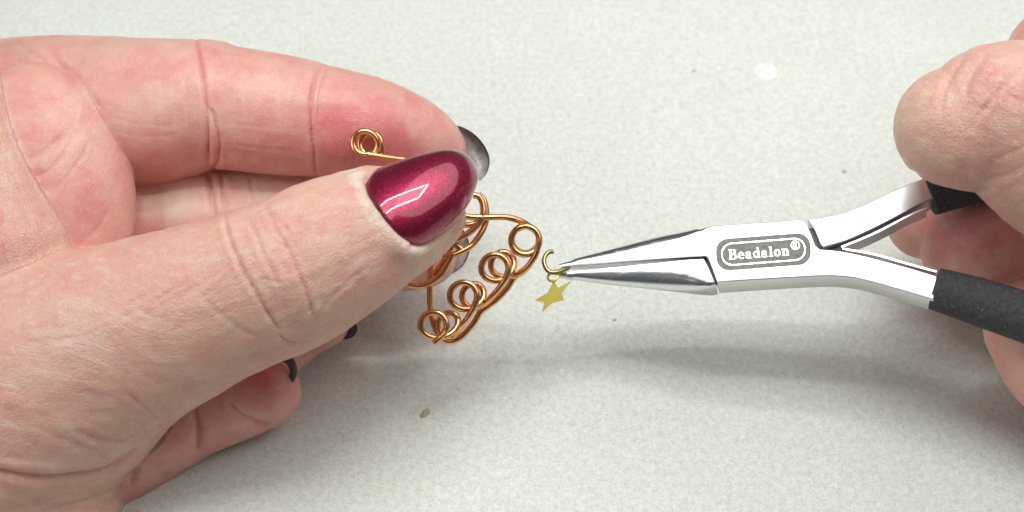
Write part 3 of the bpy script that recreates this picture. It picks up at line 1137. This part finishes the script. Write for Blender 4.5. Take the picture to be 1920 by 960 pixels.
lump_r = [(T_, 1860, 140, 26, 30, -40, 0.5), (T_, 1885, 215, 50, 50, 0, 0.3), (T_, 1905, 150, 25, 20, 0, 0.3)]
tint_r = [
    (T_, 1870, 150, 80, 60, -30, 0.28, 0.15), (T_, 1850, 300, 90, 50, 30, 0.15, 0.0), (T_, 1710, 230, 50, 90, 10, -0.15, 0.15), (T_, 1820, 160, 20, 50, 25, 0.2, 0.2),
    (["middle"], 1800, 450, 120, 60, 0, 0.3, 0.0), (["ring_finger"], 1880, 660, 60, 90, 0, -0.1, 0.0),
]
hand_r = build_hand("hand", HR, combine_right, cre_r, lump_r, tint_r, ["thumb"], "hand with a bent thumb gripping the pliers' black handles")
del HR

# ------------------------------------------------------------------ pliers
TA, TX = math.tan(math.radians(21.0)), math.tan(math.radians(12.0))
NN = math.sqrt(1 + TA * TA + TX * TX)
NP = np.array([-TX, TA, 1.0]) / NN
C0 = 3.0


def pl(px, py, d=0.0):
    px, py, d = np.broadcast_arrays(np.asarray(px, float), np.asarray(py, float), np.asarray(d, float))
    A, B = (px - 960) / 10, -(py - 480) / 10
    w = (C0 + d * NN - TA * B + TX * (A - 9.0)) / (1 - TA * B / D + TX * A / D)
    return fr(px, py, w)


def rrect(hx, hy, cs, n=6):
    """rounded rectangle ring, x in [-hx,hx] (inner..outer), y in [-hy,hy]; cs: corner (rx,ry) for (+x,+y), (-x,+y), (-x,-y), (+x,-y)"""
    out = []
    for i, (sx, sy) in enumerate(((1, 1), (-1, 1), (-1, -1), (1, -1))):
        rx, ry = cs[i]
        rx, ry = min(rx, hx * 1.98), min(ry, hy * 0.99)
        a0 = i * math.pi / 2
        for k in range(n):
            a = a0 + math.pi / 2 * k / (n - 1)
            out.append((sx * (hx - rx) + rx * math.cos(a), sy * (hy - ry) + ry * math.sin(a)))
    return np.array(out)


def loft(st, n=6, smooth_n=1):
    """st rows: outer px,py, inner px,py, thickness, outer corner rx, outer corner ry, inner corner r, front depth"""
    st = catmull(np.array(st, float), smooth_n) if smooth_n > 1 else np.array(st, float)
    V, F = [], []
    for r in st:
        d0 = r[8]
        O = pl(r[0], r[1], d0 - r[4] * 0.5 * min(1, r[6] / r[4] * 1.2) if r[6] > 1 else d0)
        I = pl(r[2], r[3], d0)
        hx = np.linalg.norm(O - I) / 2
        O = O - NP * ((O - I) @ NP)
        C = (O + I) / 2 - NP * (r[4] / 2)
        e = (O - I) / (2 * hx)
        hy = r[4] / 2
        cr = rrect(hx, hy, [(r[5], r[6]), (r[7], r[7]), (r[7], r[7]), (r[5], r[6])], n)
        V.append(C + cr[:, :1] * e + cr[:, 1:] * NP)
    m = len(V[0])
    V = np.vstack(V)
    k = len(st)
    for i in range(k - 1):
        for j in range(m):
            q = (j + 1) % m
            F.append((i * m + j, i * m + q, (i + 1) * m + q, (i + 1) * m + j))
    F.append(tuple(range(m - 1, -1, -1)))
    F.append(tuple((k - 1) * m + j for j in range(m)))
    return V, F


def fix_normals(o):
    import bmesh

    bm = bmesh.new()
    bm.from_mesh(o.data)
    bmesh.ops.recalc_face_normals(bm, faces=bm.faces)
    bm.to_mesh(o.data)
    bm.free()
    o.data.polygons.foreach_set("use_smooth", [True] * len(o.data.polygons))


pliers = empty("pliers")
tag(pliers, "shiny steel chain-nose pliers with black foam grips held in the hand", "pliers")
TH = 6.0


def steel_loft(name, st, smooth_n=4, mat="steel", ang=38):
    V, F = loft(st, 6, smooth_n)
    o = mesh_obj(name, V, F, M[mat], pliers)
    fix_normals(o)
    sharp_by_angle(o, ang)
    return o


# upper jaw: outer edge on top, inner edge facing the other jaw
steel_loft("jaw", [
    (1046, 494, 1052, 500.5, 1.5, 0.5, 0.7, 0.1, -1.5),
    (1070, 486, 1078, 499, 2.0, 0.9, 0.95, 0.1, -1.4),
    (1110, 475, 1118, 496, 2.8, 1.4, 1.3, 0.1, -1.2),
    (1160, 461.5, 1168, 491.5, 3.6, 1.9, 1.7, 0.1, -0.95),
    (1230, 443, 1236, 486, 4.6, 2.2, 2.1, 0.1, -0.6),
    (1280, 433, 1284, 483, 5.3, 1.9, 2.0, 0.1, -0.3),
    (1312, 427, 1312, 481, 5.8, 0.9, 1.0, 0.1, -0.08),
    (1330, 424, 1324, 480.5, TH, 0.35, 0.35, 0.12, 0.0),
], 4, "steel_fine")
# lower jaw
steel_loft("jaw", [
    (1047, 518, 1048, 512, 1.5, 0.5, 0.7, 0.1, -1.5),
    (1070, 521.5, 1076, 508, 2.0, 0.9, 0.95, 0.1, -1.4),
    (1110, 527, 1116, 504, 2.8, 1.6, 1.3, 0.1, -1.2),
    (1160, 532.5, 1164, 499.5, 3.6, 2.2, 1.7, 0.1, -0.95),
    (1230, 539, 1234, 492.5, 4.6, 2.9, 2.2, 0.1, -0.6),
    (1280, 542, 1280, 487.5, 5.3, 2.6, 2.2, 0.1, -0.3),
    (1315, 540.5, 1302, 486, 5.7, 1.5, 1.3, 0.1, -0.1),
    (1342.5, 533.5, 1319, 485.5, 5.8, 0.5, 0.5, 0.1, -0.05),
], 4, "steel_fine")


def slab(name, out, th, bev, d0=0.0, mat="steel"):
    """outline in px extruded away from the camera side with a small rounded edge"""
    P = np.array(out, float)
    n = len(P)
    P3 = pl(P[:, 0], P[:, 1], d0)
    e1 = UA_F - NP * UA_F.dot(NP)
    e2 = np.cross(NP, e1)
    q = np.stack([(P3 - P3[0]) @ e1, (P3 - P3[0]) @ e2], 1)
    area2 = np.sum(q[:, 0] * np.roll(q[:, 1], -1) - np.roll(q[:, 0], -1) * q[:, 1])
    sg = 1 if area2 > 0 else -1
    t0 = q - np.roll(q, 1, 0)
    t1 = np.roll(q, -1, 0) - q
    t0 /= np.linalg.norm(t0, axis=1)[:, None]
    t1 /= np.linalg.norm(t1, axis=1)[:, None]
    n0 = np.stack([-t0[:, 1], t0[:, 0]], 1) * sg
    n1 = np.stack([-t1[:, 1], t1[:, 0]], 1) * sg
    nb = n0 + n1
    nb = nb / np.maximum((nb * n0).sum(1), 0.5)[:, None]
    rings = []
    for ins, dd in ((bev, 0), (bev * 0.62, -bev * 0.08), (bev * 0.29, -bev * 0.29), (bev * 0.08, -bev * 0.62), (0, -bev), (0, -th + bev), (bev, -th)):
        g = q + nb * ins
        rings.append(P3[0] + g[:, :1] * e1 + g[:, 1:] * e2 + NP * dd)
    V = np.vstack(rings)
    F = [tuple(range(n)), tuple(6 * n + j for j in range(n - 1, -1, -1))]
    for l in range(6):
        for j in range(n):
            k = (j + 1) % n
            F.append((l * n + j, (l + 1) * n + j, (l + 1) * n + k, l * n + k))
    o = mesh_obj(name, V, F, M[mat], pliers)
    fix_normals(o)
    sharp_by_angle(o, 32)
    return o


UA_F = np.array([1.0, 0.0, 0.0])
# box joint and its arm in one piece
top = [(1330, 424), (1345, 422.5), (1400, 419), (1455, 415.2), (1511, 411), (1518, 418), (1526, 432), (1533, 450), (1537, 461), (1545, 468.5)]
arm_top = catmull(np.array([(1545, 468.5), (1580, 471.5), (1620, 479), (1665, 490), (1710, 502), (1775, 521)], float), 4)[1:]
arm_bot = catmull(np.array([(1768, 568), (1702, 549), (1655, 535.5), (1612, 525.5), (1575, 522), (1540, 522)], float), 4)
low = [(1513, 523.5), (1455, 527), (1400, 530.3), (1345, 534), (1339, 518), (1332, 499), (1327, 486), (1321, 480.5)]
slab("box_joint", top + [tuple(p) for p in arm_top] + [tuple(p) for p in arm_bot] + low, TH, 0.26)
# the other arm, lying in the joint's slot
ua = catmull(np.array([(1513.5, 410.9), (1545, 407), (1575, 401), (1605, 391), (1645, 373), (1685, 354), (1720, 339.5), (1755, 325)], float), 3)
ub = catmull(np.array([(1768, 366), (1733, 382), (1692, 404.5), (1650, 426), (1605, 447), (1580, 456.5), (1552, 464)], float), 3)
uc = [(1545, 466), (1539, 459), (1535, 449), (1528, 432), (1519.5, 418)]
slab("arm", [tuple(p) for p in ua] + [tuple(p) for p in ub] + uc, TH - 0.4, 0.26, -0.1)
# pivot blocks behind the joint's gaps, coloured near-black as the gap shade
slab("pivot", [(1500, 428), (1540, 428), (1556, 452), (1583, 453), (1583, 478), (1500, 478)], TH - 2.6, 0.1, -1.3, "steel_dark")
slab("pivot", [(1310, 487), (1350, 487), (1360, 524), (1322, 528)], TH - 2.6, 0.1, -1.3, "steel_dark")


# leaf springs
def leaf(pts, d, width, th):
    c = catmull(np.array(pts, float), 6)
    c3 = pl(c[:, 0], c[:, 1], d)
    T = np.gradient(c3, axis=0)
    T /= np.linalg.norm(T, axis=1)[:, None]
    Bn = np.cross(NP, T)
    V, F = [], []
    for p, b in zip(c3, Bn):
        for sb, sn in ((-1, 0), (1, 0), (1, -1), (-1, -1)):
            V.append(p + b * sb * th / 2 + NP * sn * width)
    n = len(c3)
    for i in range(n - 1):
        for j in range(4):
            k = (j + 1) % 4
            F.append((i * 4 + j, i * 4 + k, (i + 1) * 4 + k, (i + 1) * 4 + j))
    F += [(3, 2, 1, 0), tuple((n - 1) * 4 + j for j in range(4))]
    o = mesh_obj("leaf_spring", np.array(V), F, M["steel"], pliers, smooth=False)
    fix_normals(o)
    sharp_by_angle(o, 30)
    return o


leaf([(1578, 463), (1640, 437), (1700, 406), (1738, 389)], -0.6, 4.4, 0.32)
leaf([(1580, 466), (1640, 477), (1700, 494), (1756, 509)], -0.6, 4.4, 0.32)


# foam grips
def grip(pts, label=None):
    c = catmull(np.array(pts, float), 8)
    P3 = pl(c[:, 0], c[:, 1], -TH / 2)
    k = 1 - P3[:, 2] / D
    R = c[:, 2] / 10 * k
    # rolled lip at the open end
    P3 = np.vstack([P3[:1] + (P3[1] - P3[0]) * 0.25, P3[:1], P3[:1] - (P3[1] - P3[0]) * 0.03, P3[:1] + (P3[1] - P3[0]) * 0.12, P3[1:]])
    R = np.concatenate([[R[0] * 0.55], [R[0] * 0.80], [R[0] * 0.94], [R[0]], R[1:]])
    V, F = tube(P3, R, 36, True, (NP, 1.0))
    o = mesh_obj("grip", V, F, M["foam"], pliers)
    fix_normals(o)
    n = noise3(V * 0.6)
    return o


grip([(1742, 369, 37), (1790, 352, 40), (1850, 334, 43), (1960, 305, 46), (2150, 270, 46)])
grip([(1752, 541, 40), (1800, 555, 43), (1860, 574, 46), (1960, 608, 48), (2160, 680, 48)])


# ---- the badge on the box joint
BC = (1431.5, 472.0)
BA = math.radians(-4.4)


def badge_pt(x, y, d):
    """x right, y down in px about the badge's centre"""
    px = BC[0] + x * math.cos(BA) - y * math.sin(BA)
    py = BC[1] + x * math.sin(BA) + y * math.cos(BA)
    return pl(px, py, d)


def rr_outline(hx, hy, r, n=10):
    out = []
    for i, (sx, sy) in enumerate(((1, 1), (-1, 1), (-1, -1), (1, -1))):
        for k in range(n):
            a = i * math.pi / 2 + math.pi / 2 * k / (n - 1)
            out.append((sx * (hx - r) + r * math.cos(a), sy * (hy - r) + r * math.sin(a)))
    return np.array(out)


def plate(out, d0, d1):
    n = len(out)
    V = np.vstack([badge_pt(out[:, 0], out[:, 1], d1), badge_pt(out[:, 0], out[:, 1], d0)])
    F = [tuple(range(n)), tuple(range(2 * n - 1, n - 1, -1))]
    F += [(j, (j + 1) % n, n + (j + 1) % n, n + j) for j in range(n)]
    return V, F


def ringplate(o1, o2, d0, d1):
    n = len(o1)
    V = np.vstack([badge_pt(o[:, 0], o[:, 1], d) for o, d in ((o1, d1), (o2, d1), (o1, d0), (o2, d0))])
    F = []
    for j in range(n):
        k = (j + 1) % n
        F += [(j, k, n + k, n + j), (2 * n + j, j, n + j, 3 * n + j)[:0] or (2 * n + j, 2 * n + k, k, j), (n + j, n + k, 3 * n + k, 3 * n + j)]
    return V, F


V, F = plate(rr_outline(89, 30, 24), -0.02, 0.02)
badge = mesh_obj("badge", V, F, M["etched"], pliers, smooth=False)
fix_normals(badge)
sharp_by_angle(badge, 30)
V, F = ringplate(rr_outline(79, 21.2, 20), rr_outline(77.0, 19.2, 18.0), 0.0, 0.045)
o = mesh_obj("border", V, F, M["steel_polished"], badge, smooth=False)
fix_normals(o)
sharp_by_angle(o, 30)


# letters of a bold slab serif, drawn as unions of boxes and rings and contoured
def box2(X, Y, x0, y0, x1, y1):
    cx, cy, hx, hy = (x0 + x1) / 2, (y0 + y1) / 2, (x1 - x0) / 2, (y1 - y0) / 2
    dx, dy = np.abs(X - cx) - hx, np.abs(Y - cy) - hy
    return np.hypot(np.maximum(dx, 0), np.maximum(dy, 0)) + np.minimum(np.maximum(dx, dy), 0)


def ell2(X, Y, cx, cy, rx, ry):
    x, y = (X - cx) / rx, (Y - cy) / ry
    k = np.sqrt(x * x + y * y)
    return (k - 1) * min(rx, ry)


def oval(X, Y, cx, cy, rx, ry, tx, ty):
    return np.maximum(ell2(X, Y, cx, cy, rx, ry), -ell2(X, Y, cx, cy, rx - tx, ry - ty))


def letter_sdf(ch, X, Y):
    mn = np.minimum
    if ch == "B":
        d = mn(box2(X, Y, 2.2, 0, 6.8, 20), box2(X, Y, 0, 0, 9, 1.8))
        d = mn(d, box2(X, Y, 0, 18.2, 9, 20))
        up = np.maximum(oval(X, Y, 8.5, 14.9, 6.4, 5.1, 3.9, 1.8), 8.3 - X)
        lo = np.maximum(oval(X, Y, 8.8, 5.5, 7.4, 5.5, 4.2, 1.8), 8.3 - X)
        return mn(mn(d, mn(up, lo)), box2(X, Y, 6, 9.4, 9, 10.9))
    if ch in "ea":
        if ch == "e":
            d = oval(X, Y, 6, 6.8, 6, 6.8, 3.6, 1.6)
            d = np.maximum(d, -box2(X, Y, 6.5, 3.4, 13, 6.4))
            return mn(d, box2(X, Y, 2.5, 6.3, 11.6, 7.8))
        d = mn(box2(X, Y, 6.6, 1.0, 10.4, 10), box2(X, Y, 7.4, 0, 13.2, 1.6))
        top = np.maximum(oval(X, Y, 5.6, 9.4, 4.8, 4.2, 2.9, 1.5), 8.6 - Y)
        d = mn(d, top)
        d = mn(d, ell2(X, Y, 2.3, 9.9, 1.9, 1.9))
        return mn(d, oval(X, Y, 4.9, 3.9, 4.9, 4.0, 3.2, 1.3))
    if ch == "d":
        d = oval(X, Y, 5.6, 6.8, 5.6, 6.8, 3.4, 1.5)
        d = mn(d, box2(X, Y, 8.2, 0, 12.0, 20))
        d = mn(d, box2(X, Y, 6.2, 18.4, 12, 20))
        return mn(d, box2(X, Y, 8.2, 0, 14, 1.6))
    if ch == "l":
        d = box2(X, Y, 2, 0, 5.8, 20)
        d = mn(d, box2(X, Y, 0, 0, 7.8, 1.7))
        return mn(d, box2(X, Y, 0, 18.3, 5.8, 20))
    if ch == "o":
        return oval(X, Y, 6.3, 6.8, 6.3, 6.8, 3.7, 1.6)
    if ch == "n":
        d = mn(box2(X, Y, 1.9, 0, 5.6, 13.4), box2(X, Y, 0, 0, 7.2, 1.7))
        d = mn(d, box2(X, Y, 0, 11.8, 5.6, 13.4))
        d = mn(d, mn(box2(X, Y, 9.2, 0, 12.9, 9.4), box2(X, Y, 7.6, 0, 14.6, 1.7)))
        return mn(d, np.maximum(oval(X, Y, 8.6, 9.2, 4.3, 4.6, 3.2, 2.0), 8.8 - Y))
    if ch == "R":
        d = mn(box2(X, Y, 1, 0, 4.2, 20), np.maximum(oval(X, Y, 5, 14.6, 7, 5.4, 3.2, 2.4), 4 - X))
        d = mn(d, box2(X, Y, 3.5, 8.8, 8, 11))
        xx = X - (Y * -0.55 + 11.2)
        return mn(d, np.maximum(np.abs(xx) - 1.9, np.maximum(-Y, Y - 10)))


def letter_mesh(ch, x0, y0, sc, d0, d1, res=0.5, wd_=18):
    xs = np.arange(-1.5, wd_, res)
    ys = np.arange(-1.5, 21.5, res)
    X, Y = np.meshgrid(xs, ys, indexing="ij")
    f = letter_sdf(ch, X, Y)
    z = np.array([-2, -1, 1, 2.0])
    F3 = np.maximum(f[..., None], (np.abs(z) - 1.5)[None, None])
    h = Hand((0, 0, 0), (1, 1, 1), 1.0)
    V, Q = h.nets(F3.astype(np.float32))
    u = -1.5 + V[:, 0] * res
    v = -1.5 + V[:, 1] * res
    # clamp the z layers to the two faces
    top = V[:, 2] > 1.5
    return badge_pt(x0 + u * sc, y0 - v * sc, np.where(top, d1, d0)), Q


adv = {"B": 17.6, "e": 13.6, "a": 14.3, "d": 15.2, "l": 9.2, "o": 14.0, "n": 15.5}
x = -66.0
for ch in "Beadalon":
    V, Q = letter_mesh(ch, x, 10.6, 0.98, 0.0, 0.05)
    mesh_obj("letter", V, Q, M["steel_polished"], badge, smooth=False)
    x += adv[ch] * 0.98 + 0.5
th_ = np.linspace(0, 2 * np.pi, 28, endpoint=False)
o1 = np.stack([60.5 + 8.3 * np.cos(th_), -7.5 + 8.3 * np.sin(th_)], 1)
o2 = np.stack([60.5 + 6.7 * np.cos(th_), -7.5 + 6.7 * np.sin(th_)], 1)
V1, F1 = ringplate(o1, o2, 0.0, 0.05)
V2, Q2 = letter_mesh("R", 57.4, -3.2, 0.44, 0.0, 0.05, 0.6, 14)
V, F = merge([(V1, F1), (V2, [tuple(int(i) for i in q) for q in Q2])])
o = mesh_obj("registered_mark", V, F, M["steel_polished"], badge, smooth=False)
fix_normals(o)
sharp_by_angle(o, 30)

# ------------------------------------------------------------------ copper wire ornament
wire = empty("wire_ornament")
tag(wire, "copper wire ornament with curled loops pinched under the magenta nail", "wire ornament")
WR = 0.59


def strand(name, pts, w=None, n=7, rad=WR):
    P = catmull(np.array(pts, float), n)
    V, F = tube(fr(P[:, 0], P[:, 1], P[:, 2]), rad, 12)
    o = mesh_obj(name, V, F, M["copper"], wire)
    fix_normals(o)
    sharp_by_angle(o, 50)
    return o


def coil(cx, cy, r, w0, w1, turns, ox, oy, a0=0.0, ell=1.0, rot=0.0, tail0=None, tail1=None):
    n = int(26 * turns)
    t = np.linspace(0, 1, n + 1)
    a = np.radians(a0) + t * turns * 2 * np.pi
    x, y = r * np.cos(a), r * ell * np.sin(a)
    c, s = math.cos(math.radians(rot)), math.sin(math.radians(rot))
    P = np.stack([cx + ox * t + x * c - y * s, cy + oy * t + x * s + y * c, w0 + (w1 - w0) * t], 1)
    if tail0:
        P = np.vstack([catmull(np.array(list(tail0) + [P[0]]), 6)[:-1], P])
    if tail1:
        P = np.vstack([P, catmull(np.array([P[-1]] + list(tail1)), 6)[1:]])
    V, F = tube(fr(P[:, 0], P[:, 1], P[:, 2]), WR, 12)
    o = mesh_obj("coil", V, F, M["copper"], wire)
    fix_normals(o)
    sharp_by_angle(o, 50)
    return o


# each curl: the wire comes in along the far turn, winds towards the viewer and leaves on the right
def turn(cb, cf, r0, r1, p0, p1, w0, w1):
    n = int((p1 - p0) / 12)
    t = np.linspace(0, 1, n + 1)
    a = np.radians(p0 + (p1 - p0) * t)
    m = sstep(t, 0.30, 0.70)
    r = r0 + (r1 - r0) * m
    return np.stack([cb[0] + (cf[0] - cb[0]) * m + r * np.cos(a), cb[1] + (cf[1] - cb[1]) * m + r * np.sin(a), w0 + (w1 - w0) * (0.35 * t + 0.65 * m)], 1)


def piece(name, P):
    V, F = tube(fr(P[:, 0], P[:, 1], P[:, 2]), WR, 12)
    o = mesh_obj(name, V, F, M["copper"], wire)
    fix_normals(o)
    sharp_by_angle(o, 50)


def wind(segs):
    """segs: arrays of way points (strand) or ready turns (coil), joined into one smooth wire and split again into its parts"""
    for k, (kind, P) in enumerate(segs):
        if kind == "coil":
            piece("coil", P)
        else:
            pts = [np.array(p, float) for p in P]
            lead, tail = [], []
            if k > 0:
                q = segs[k - 1][1]
                lead = [q[-3], q[-1]]
            if k < len(segs) - 1:
                q = segs[k + 1][1]
                tail = [q[0], q[2]]
            C = catmull(np.array(list(lead) + pts + list(tail)), 8)
            a = 8 if lead else 0
            b = len(C) - 8 if tail else len(C)
            piece("wire", C[a:b])


wind([
    ("wire", [(858, 402, 9.6), (880, 406.5, 9.6), (910, 407.5, 9.2), (945, 407, 8.6), (972, 413, 7.8)]),
    ("coil", turn((985, 449), (985, 451), 25.5, 26.5, -62, 745, 6.6, 9.4)),
    ("wire", [(1002, 482, 9.3), (986, 504, 8.6), (968, 516, 7.6)]),
    ("coil", turn((944, 496), (928, 503), 23.5, 25.5, 70, 738, 6.8, 10.4)),
    ("wire", [(945, 527, 10.4), (929, 549, 9.6), (911, 567, 8.2)]),
    ("coil", turn((889, 555), (869, 555), 22.5, 25.5, 68, 738, 6.8, 10.6)),
    ("wire", [(886, 581, 10.6), (873, 602, 9.8), (860, 618, 8.4)]),
    ("coil", turn((843, 609), (813, 610), 22.0, 24.5, 68, 742, 6.8, 10.8)),
    ("wire", [(828, 630, 11.1), (820, 637, 11.3), (813, 643, 11.4)]),
])
wind([
    ("wire", [(990, 500, 6.4), (974, 512, 6.2), (963, 522, 6.0), (950, 542, 5.8), (931, 562, 5.6), (912, 576, 5.6), (900, 586, 5.6), (888, 606, 5.6), (867, 630, 5.6), (847, 640, 5.8), (829, 636, 6.2), (817, 618, 6.4), (809, 590, 6.4), (806, 555, 6.2), (808, 498, 6.0)]),
])
wind([
    ("wire", [(790, 306, 8.6), (765, 301, 9.2), (735, 297, 10.2), (708, 293, 11.0)]),
    ("coil", turn((684, 268), (695, 270), 22, 20, 80, 722, 11.4, 9.4)),
    ("wire", [(716, 280, 9.3), (716, 292, 9.2)]),
])
# loops beside the nail
strand("wire", [(888, 366, 9), (898, 369, 9), (905, 382, 9), (906, 400, 9.2), (898, 419, 9.4), (880, 436, 9.6), (860, 448, 9.6), (846, 455, 9)])
strand("wire", [(896, 364, 7), (907, 375, 7), (912, 396, 7), (910, 420, 7.2), (900, 440, 7.6), (884, 460, 8), (863, 472, 8.6), (845, 479, 9), (830, 481, 9)])
strand("wire", [(862, 414, 8), (873, 421, 7.6), (887, 421, 7.4), (900, 413, 7.4), (908, 402, 7.6)])
strand("wire", [(848, 476, 9.2), (836, 500, 9.2), (824, 517, 9), (807, 530, 8.8), (787, 536, 8.6), (768, 534, 8.4), (752, 526, 8)])
strand("wire", [(846, 462, 8.6), (842, 475, 8.4), (826, 498, 8.2), (812, 516, 8)])
strand("wire", [(866, 468, 8.4), (855, 459, 8.4), (846, 462, 8.4)])

# ------------------------------------------------------------------ jump ring and star charm
def ring_pts(cx, cy, w, r, a0, a1, ex, ey, n=40):
    """arc about a centre in the bench frame along the axes ex, ey"""
    c = fr(cx, cy, w)
    a = np.radians(np.linspace(a0, a1, n))
    return c + r * (np.cos(a)[:, None] * np.asarray(ex, float) + np.sin(a)[:, None] * np.asarray(ey, float))


ex = np.array([0.93, 0.30, 0.2]); ex /= np.linalg.norm(ex)
ey = np.array([-0.10, 0.80, -0.6]); ey -= ex * ey.dot(ex); ey /= np.linalg.norm(ey)
P1 = catmull(np.array([(1037.5, 472, 2.0), (1030, 472.5, 2.2), (1023, 479, 2.6), (1020, 489, 3.0), (1022, 499, 3.4), (1027, 507, 3.7), (1034, 511, 3.9), (1045, 510, 3.8), (1056, 506, 3.2), (1064, 503, 2.4), (1066, 499, 1.4), (1060, 498, 0.8)], float), 7)
V, F = tube(fr(P1[:, 0], P1[:, 1], P1[:, 2]), 0.44, 12)
jr = mesh_obj("jump_ring", V, F, M["dark_brass"])
fix_normals(jr)
sharp_by_angle(jr, 50)
tag(jr, "open brass jump ring held in the tips of the pliers", "jump ring")

star = empty("star_charm")
tag(star, "small flat brass star charm hanging from the jump ring", "charm")
so = np.array([(1038, 526), (1046.7, 539), (1071.7, 526.7), (1053, 550), (1058, 562.5), (1036, 568), (1016, 586), (1021, 567), (1002.5, 563), (1028, 548.5)], float)
# the charm hangs a little forward: its own plane
sw = 3.8 + (so[:, 1] - 526) * 0.010 - (so[:, 0] - 1038) * 0.012


def star_mesh(out, w, th):
    # round the tips slightly
    pts, ww = [], []
    n = len(out)
    for i in range(n):
        a, b, c = out[i - 1], out[i], out[(i + 1) % n]
        k = 0.055 if i % 2 == 0 else 0.03
        for p in (b + (a - b) * k, b + ((a + c) / 2 - b) * k * 0.35, b + (c - b) * k):
            pts.append(p)
            ww.append(3.8 + (p[1] - 526) * 0.010 - (p[0] - 1038) * 0.012)
    pts, ww = np.array(pts), np.array(ww)
    m = len(pts)
    cen = out[1::2].mean(0)
    loops = []
    for sc, dz in ((0.955, 0.0), (1.0, -0.05), (1.0, -th + 0.05), (0.955, -th)):
        p = cen + (pts - cen) * sc
        loops.append(fr(p[:, 0], p[:, 1], 3.8 + (p[:, 1] - 526) * 0.010 - (p[:, 0] - 1038) * 0.012 + dz))
    cw = 3.8 + (cen[1] - 526) * 0.010 - (cen[0] - 1038) * 0.012
    V = np.vstack(loops + [fr(cen[0], cen[1], cw)[None], fr(cen[0], cen[1], cw - th)[None]])
    F = []
    for l in range(3):
        for j in range(m):
            k = (j + 1) % m
            F.append((l * m + j, l * m + k, (l + 1) * m + k, (l + 1) * m + j))
    for j in range(m):
        k = (j + 1) % m
        F.append((4 * m, j, k))
        F.append((4 * m + 1, 3 * m + k, 3 * m + j))
    return V, F


V, F = star_mesh(so, sw, 0.5)
o = mesh_obj("star_body", V, F, M["gold"], star)
fix_normals(o)
o.data.polygons.foreach_set("use_smooth", [False] * len(o.data.polygons))
ee1 = np.array([0.92, 0.32, 0.1]); ee1 /= np.linalg.norm(ee1)
ee2 = np.array([-0.25, 0.75, -0.6]); ee2 -= ee1 * ee2.dot(ee1); ee2 /= np.linalg.norm(ee2)
P = ring_pts(1036.5, 519, 3.6, 0.95, 0, 360, ee1, ee2, 33)
V, F = tube(P, 0.24, 10, False)
o = mesh_obj("eyelet", V, F, M["gold"], star)
fix_normals(o)

# ------------------------------------------------------------------ small things on the felt
blob("white_spot", 1436, 133, 2.8, 2.9, 0.12, M["white"], "round white spot on the felt above the pliers", "wax drop", 3, 0.0, 0.035)  # low round disc, whiter than the felt
blob("crumb", 797, 775, 1.2, 0.8, 0.3, M["crumb"], "brown crumb on the felt below the copper wire", "crumb", 5, 0.9)
blob("crumb", 1301, 133, 0.7, 0.32, 0.25, M["dark_crumb"], "dark speck left of the white spot", "crumb", 8, 0.7)
blob("crumb", 1583, 322, 0.6, 0.5, 0.25, M["dark_crumb"], "dark speck near the thumb tip over the pliers", "crumb", 9, 0.2)
blob("crumb", 1152, 600, 0.42, 0.34, 0.2, M["dark_crumb"], "tiny dark speck under the lower jaw of the pliers", "crumb", 11, 0.2)
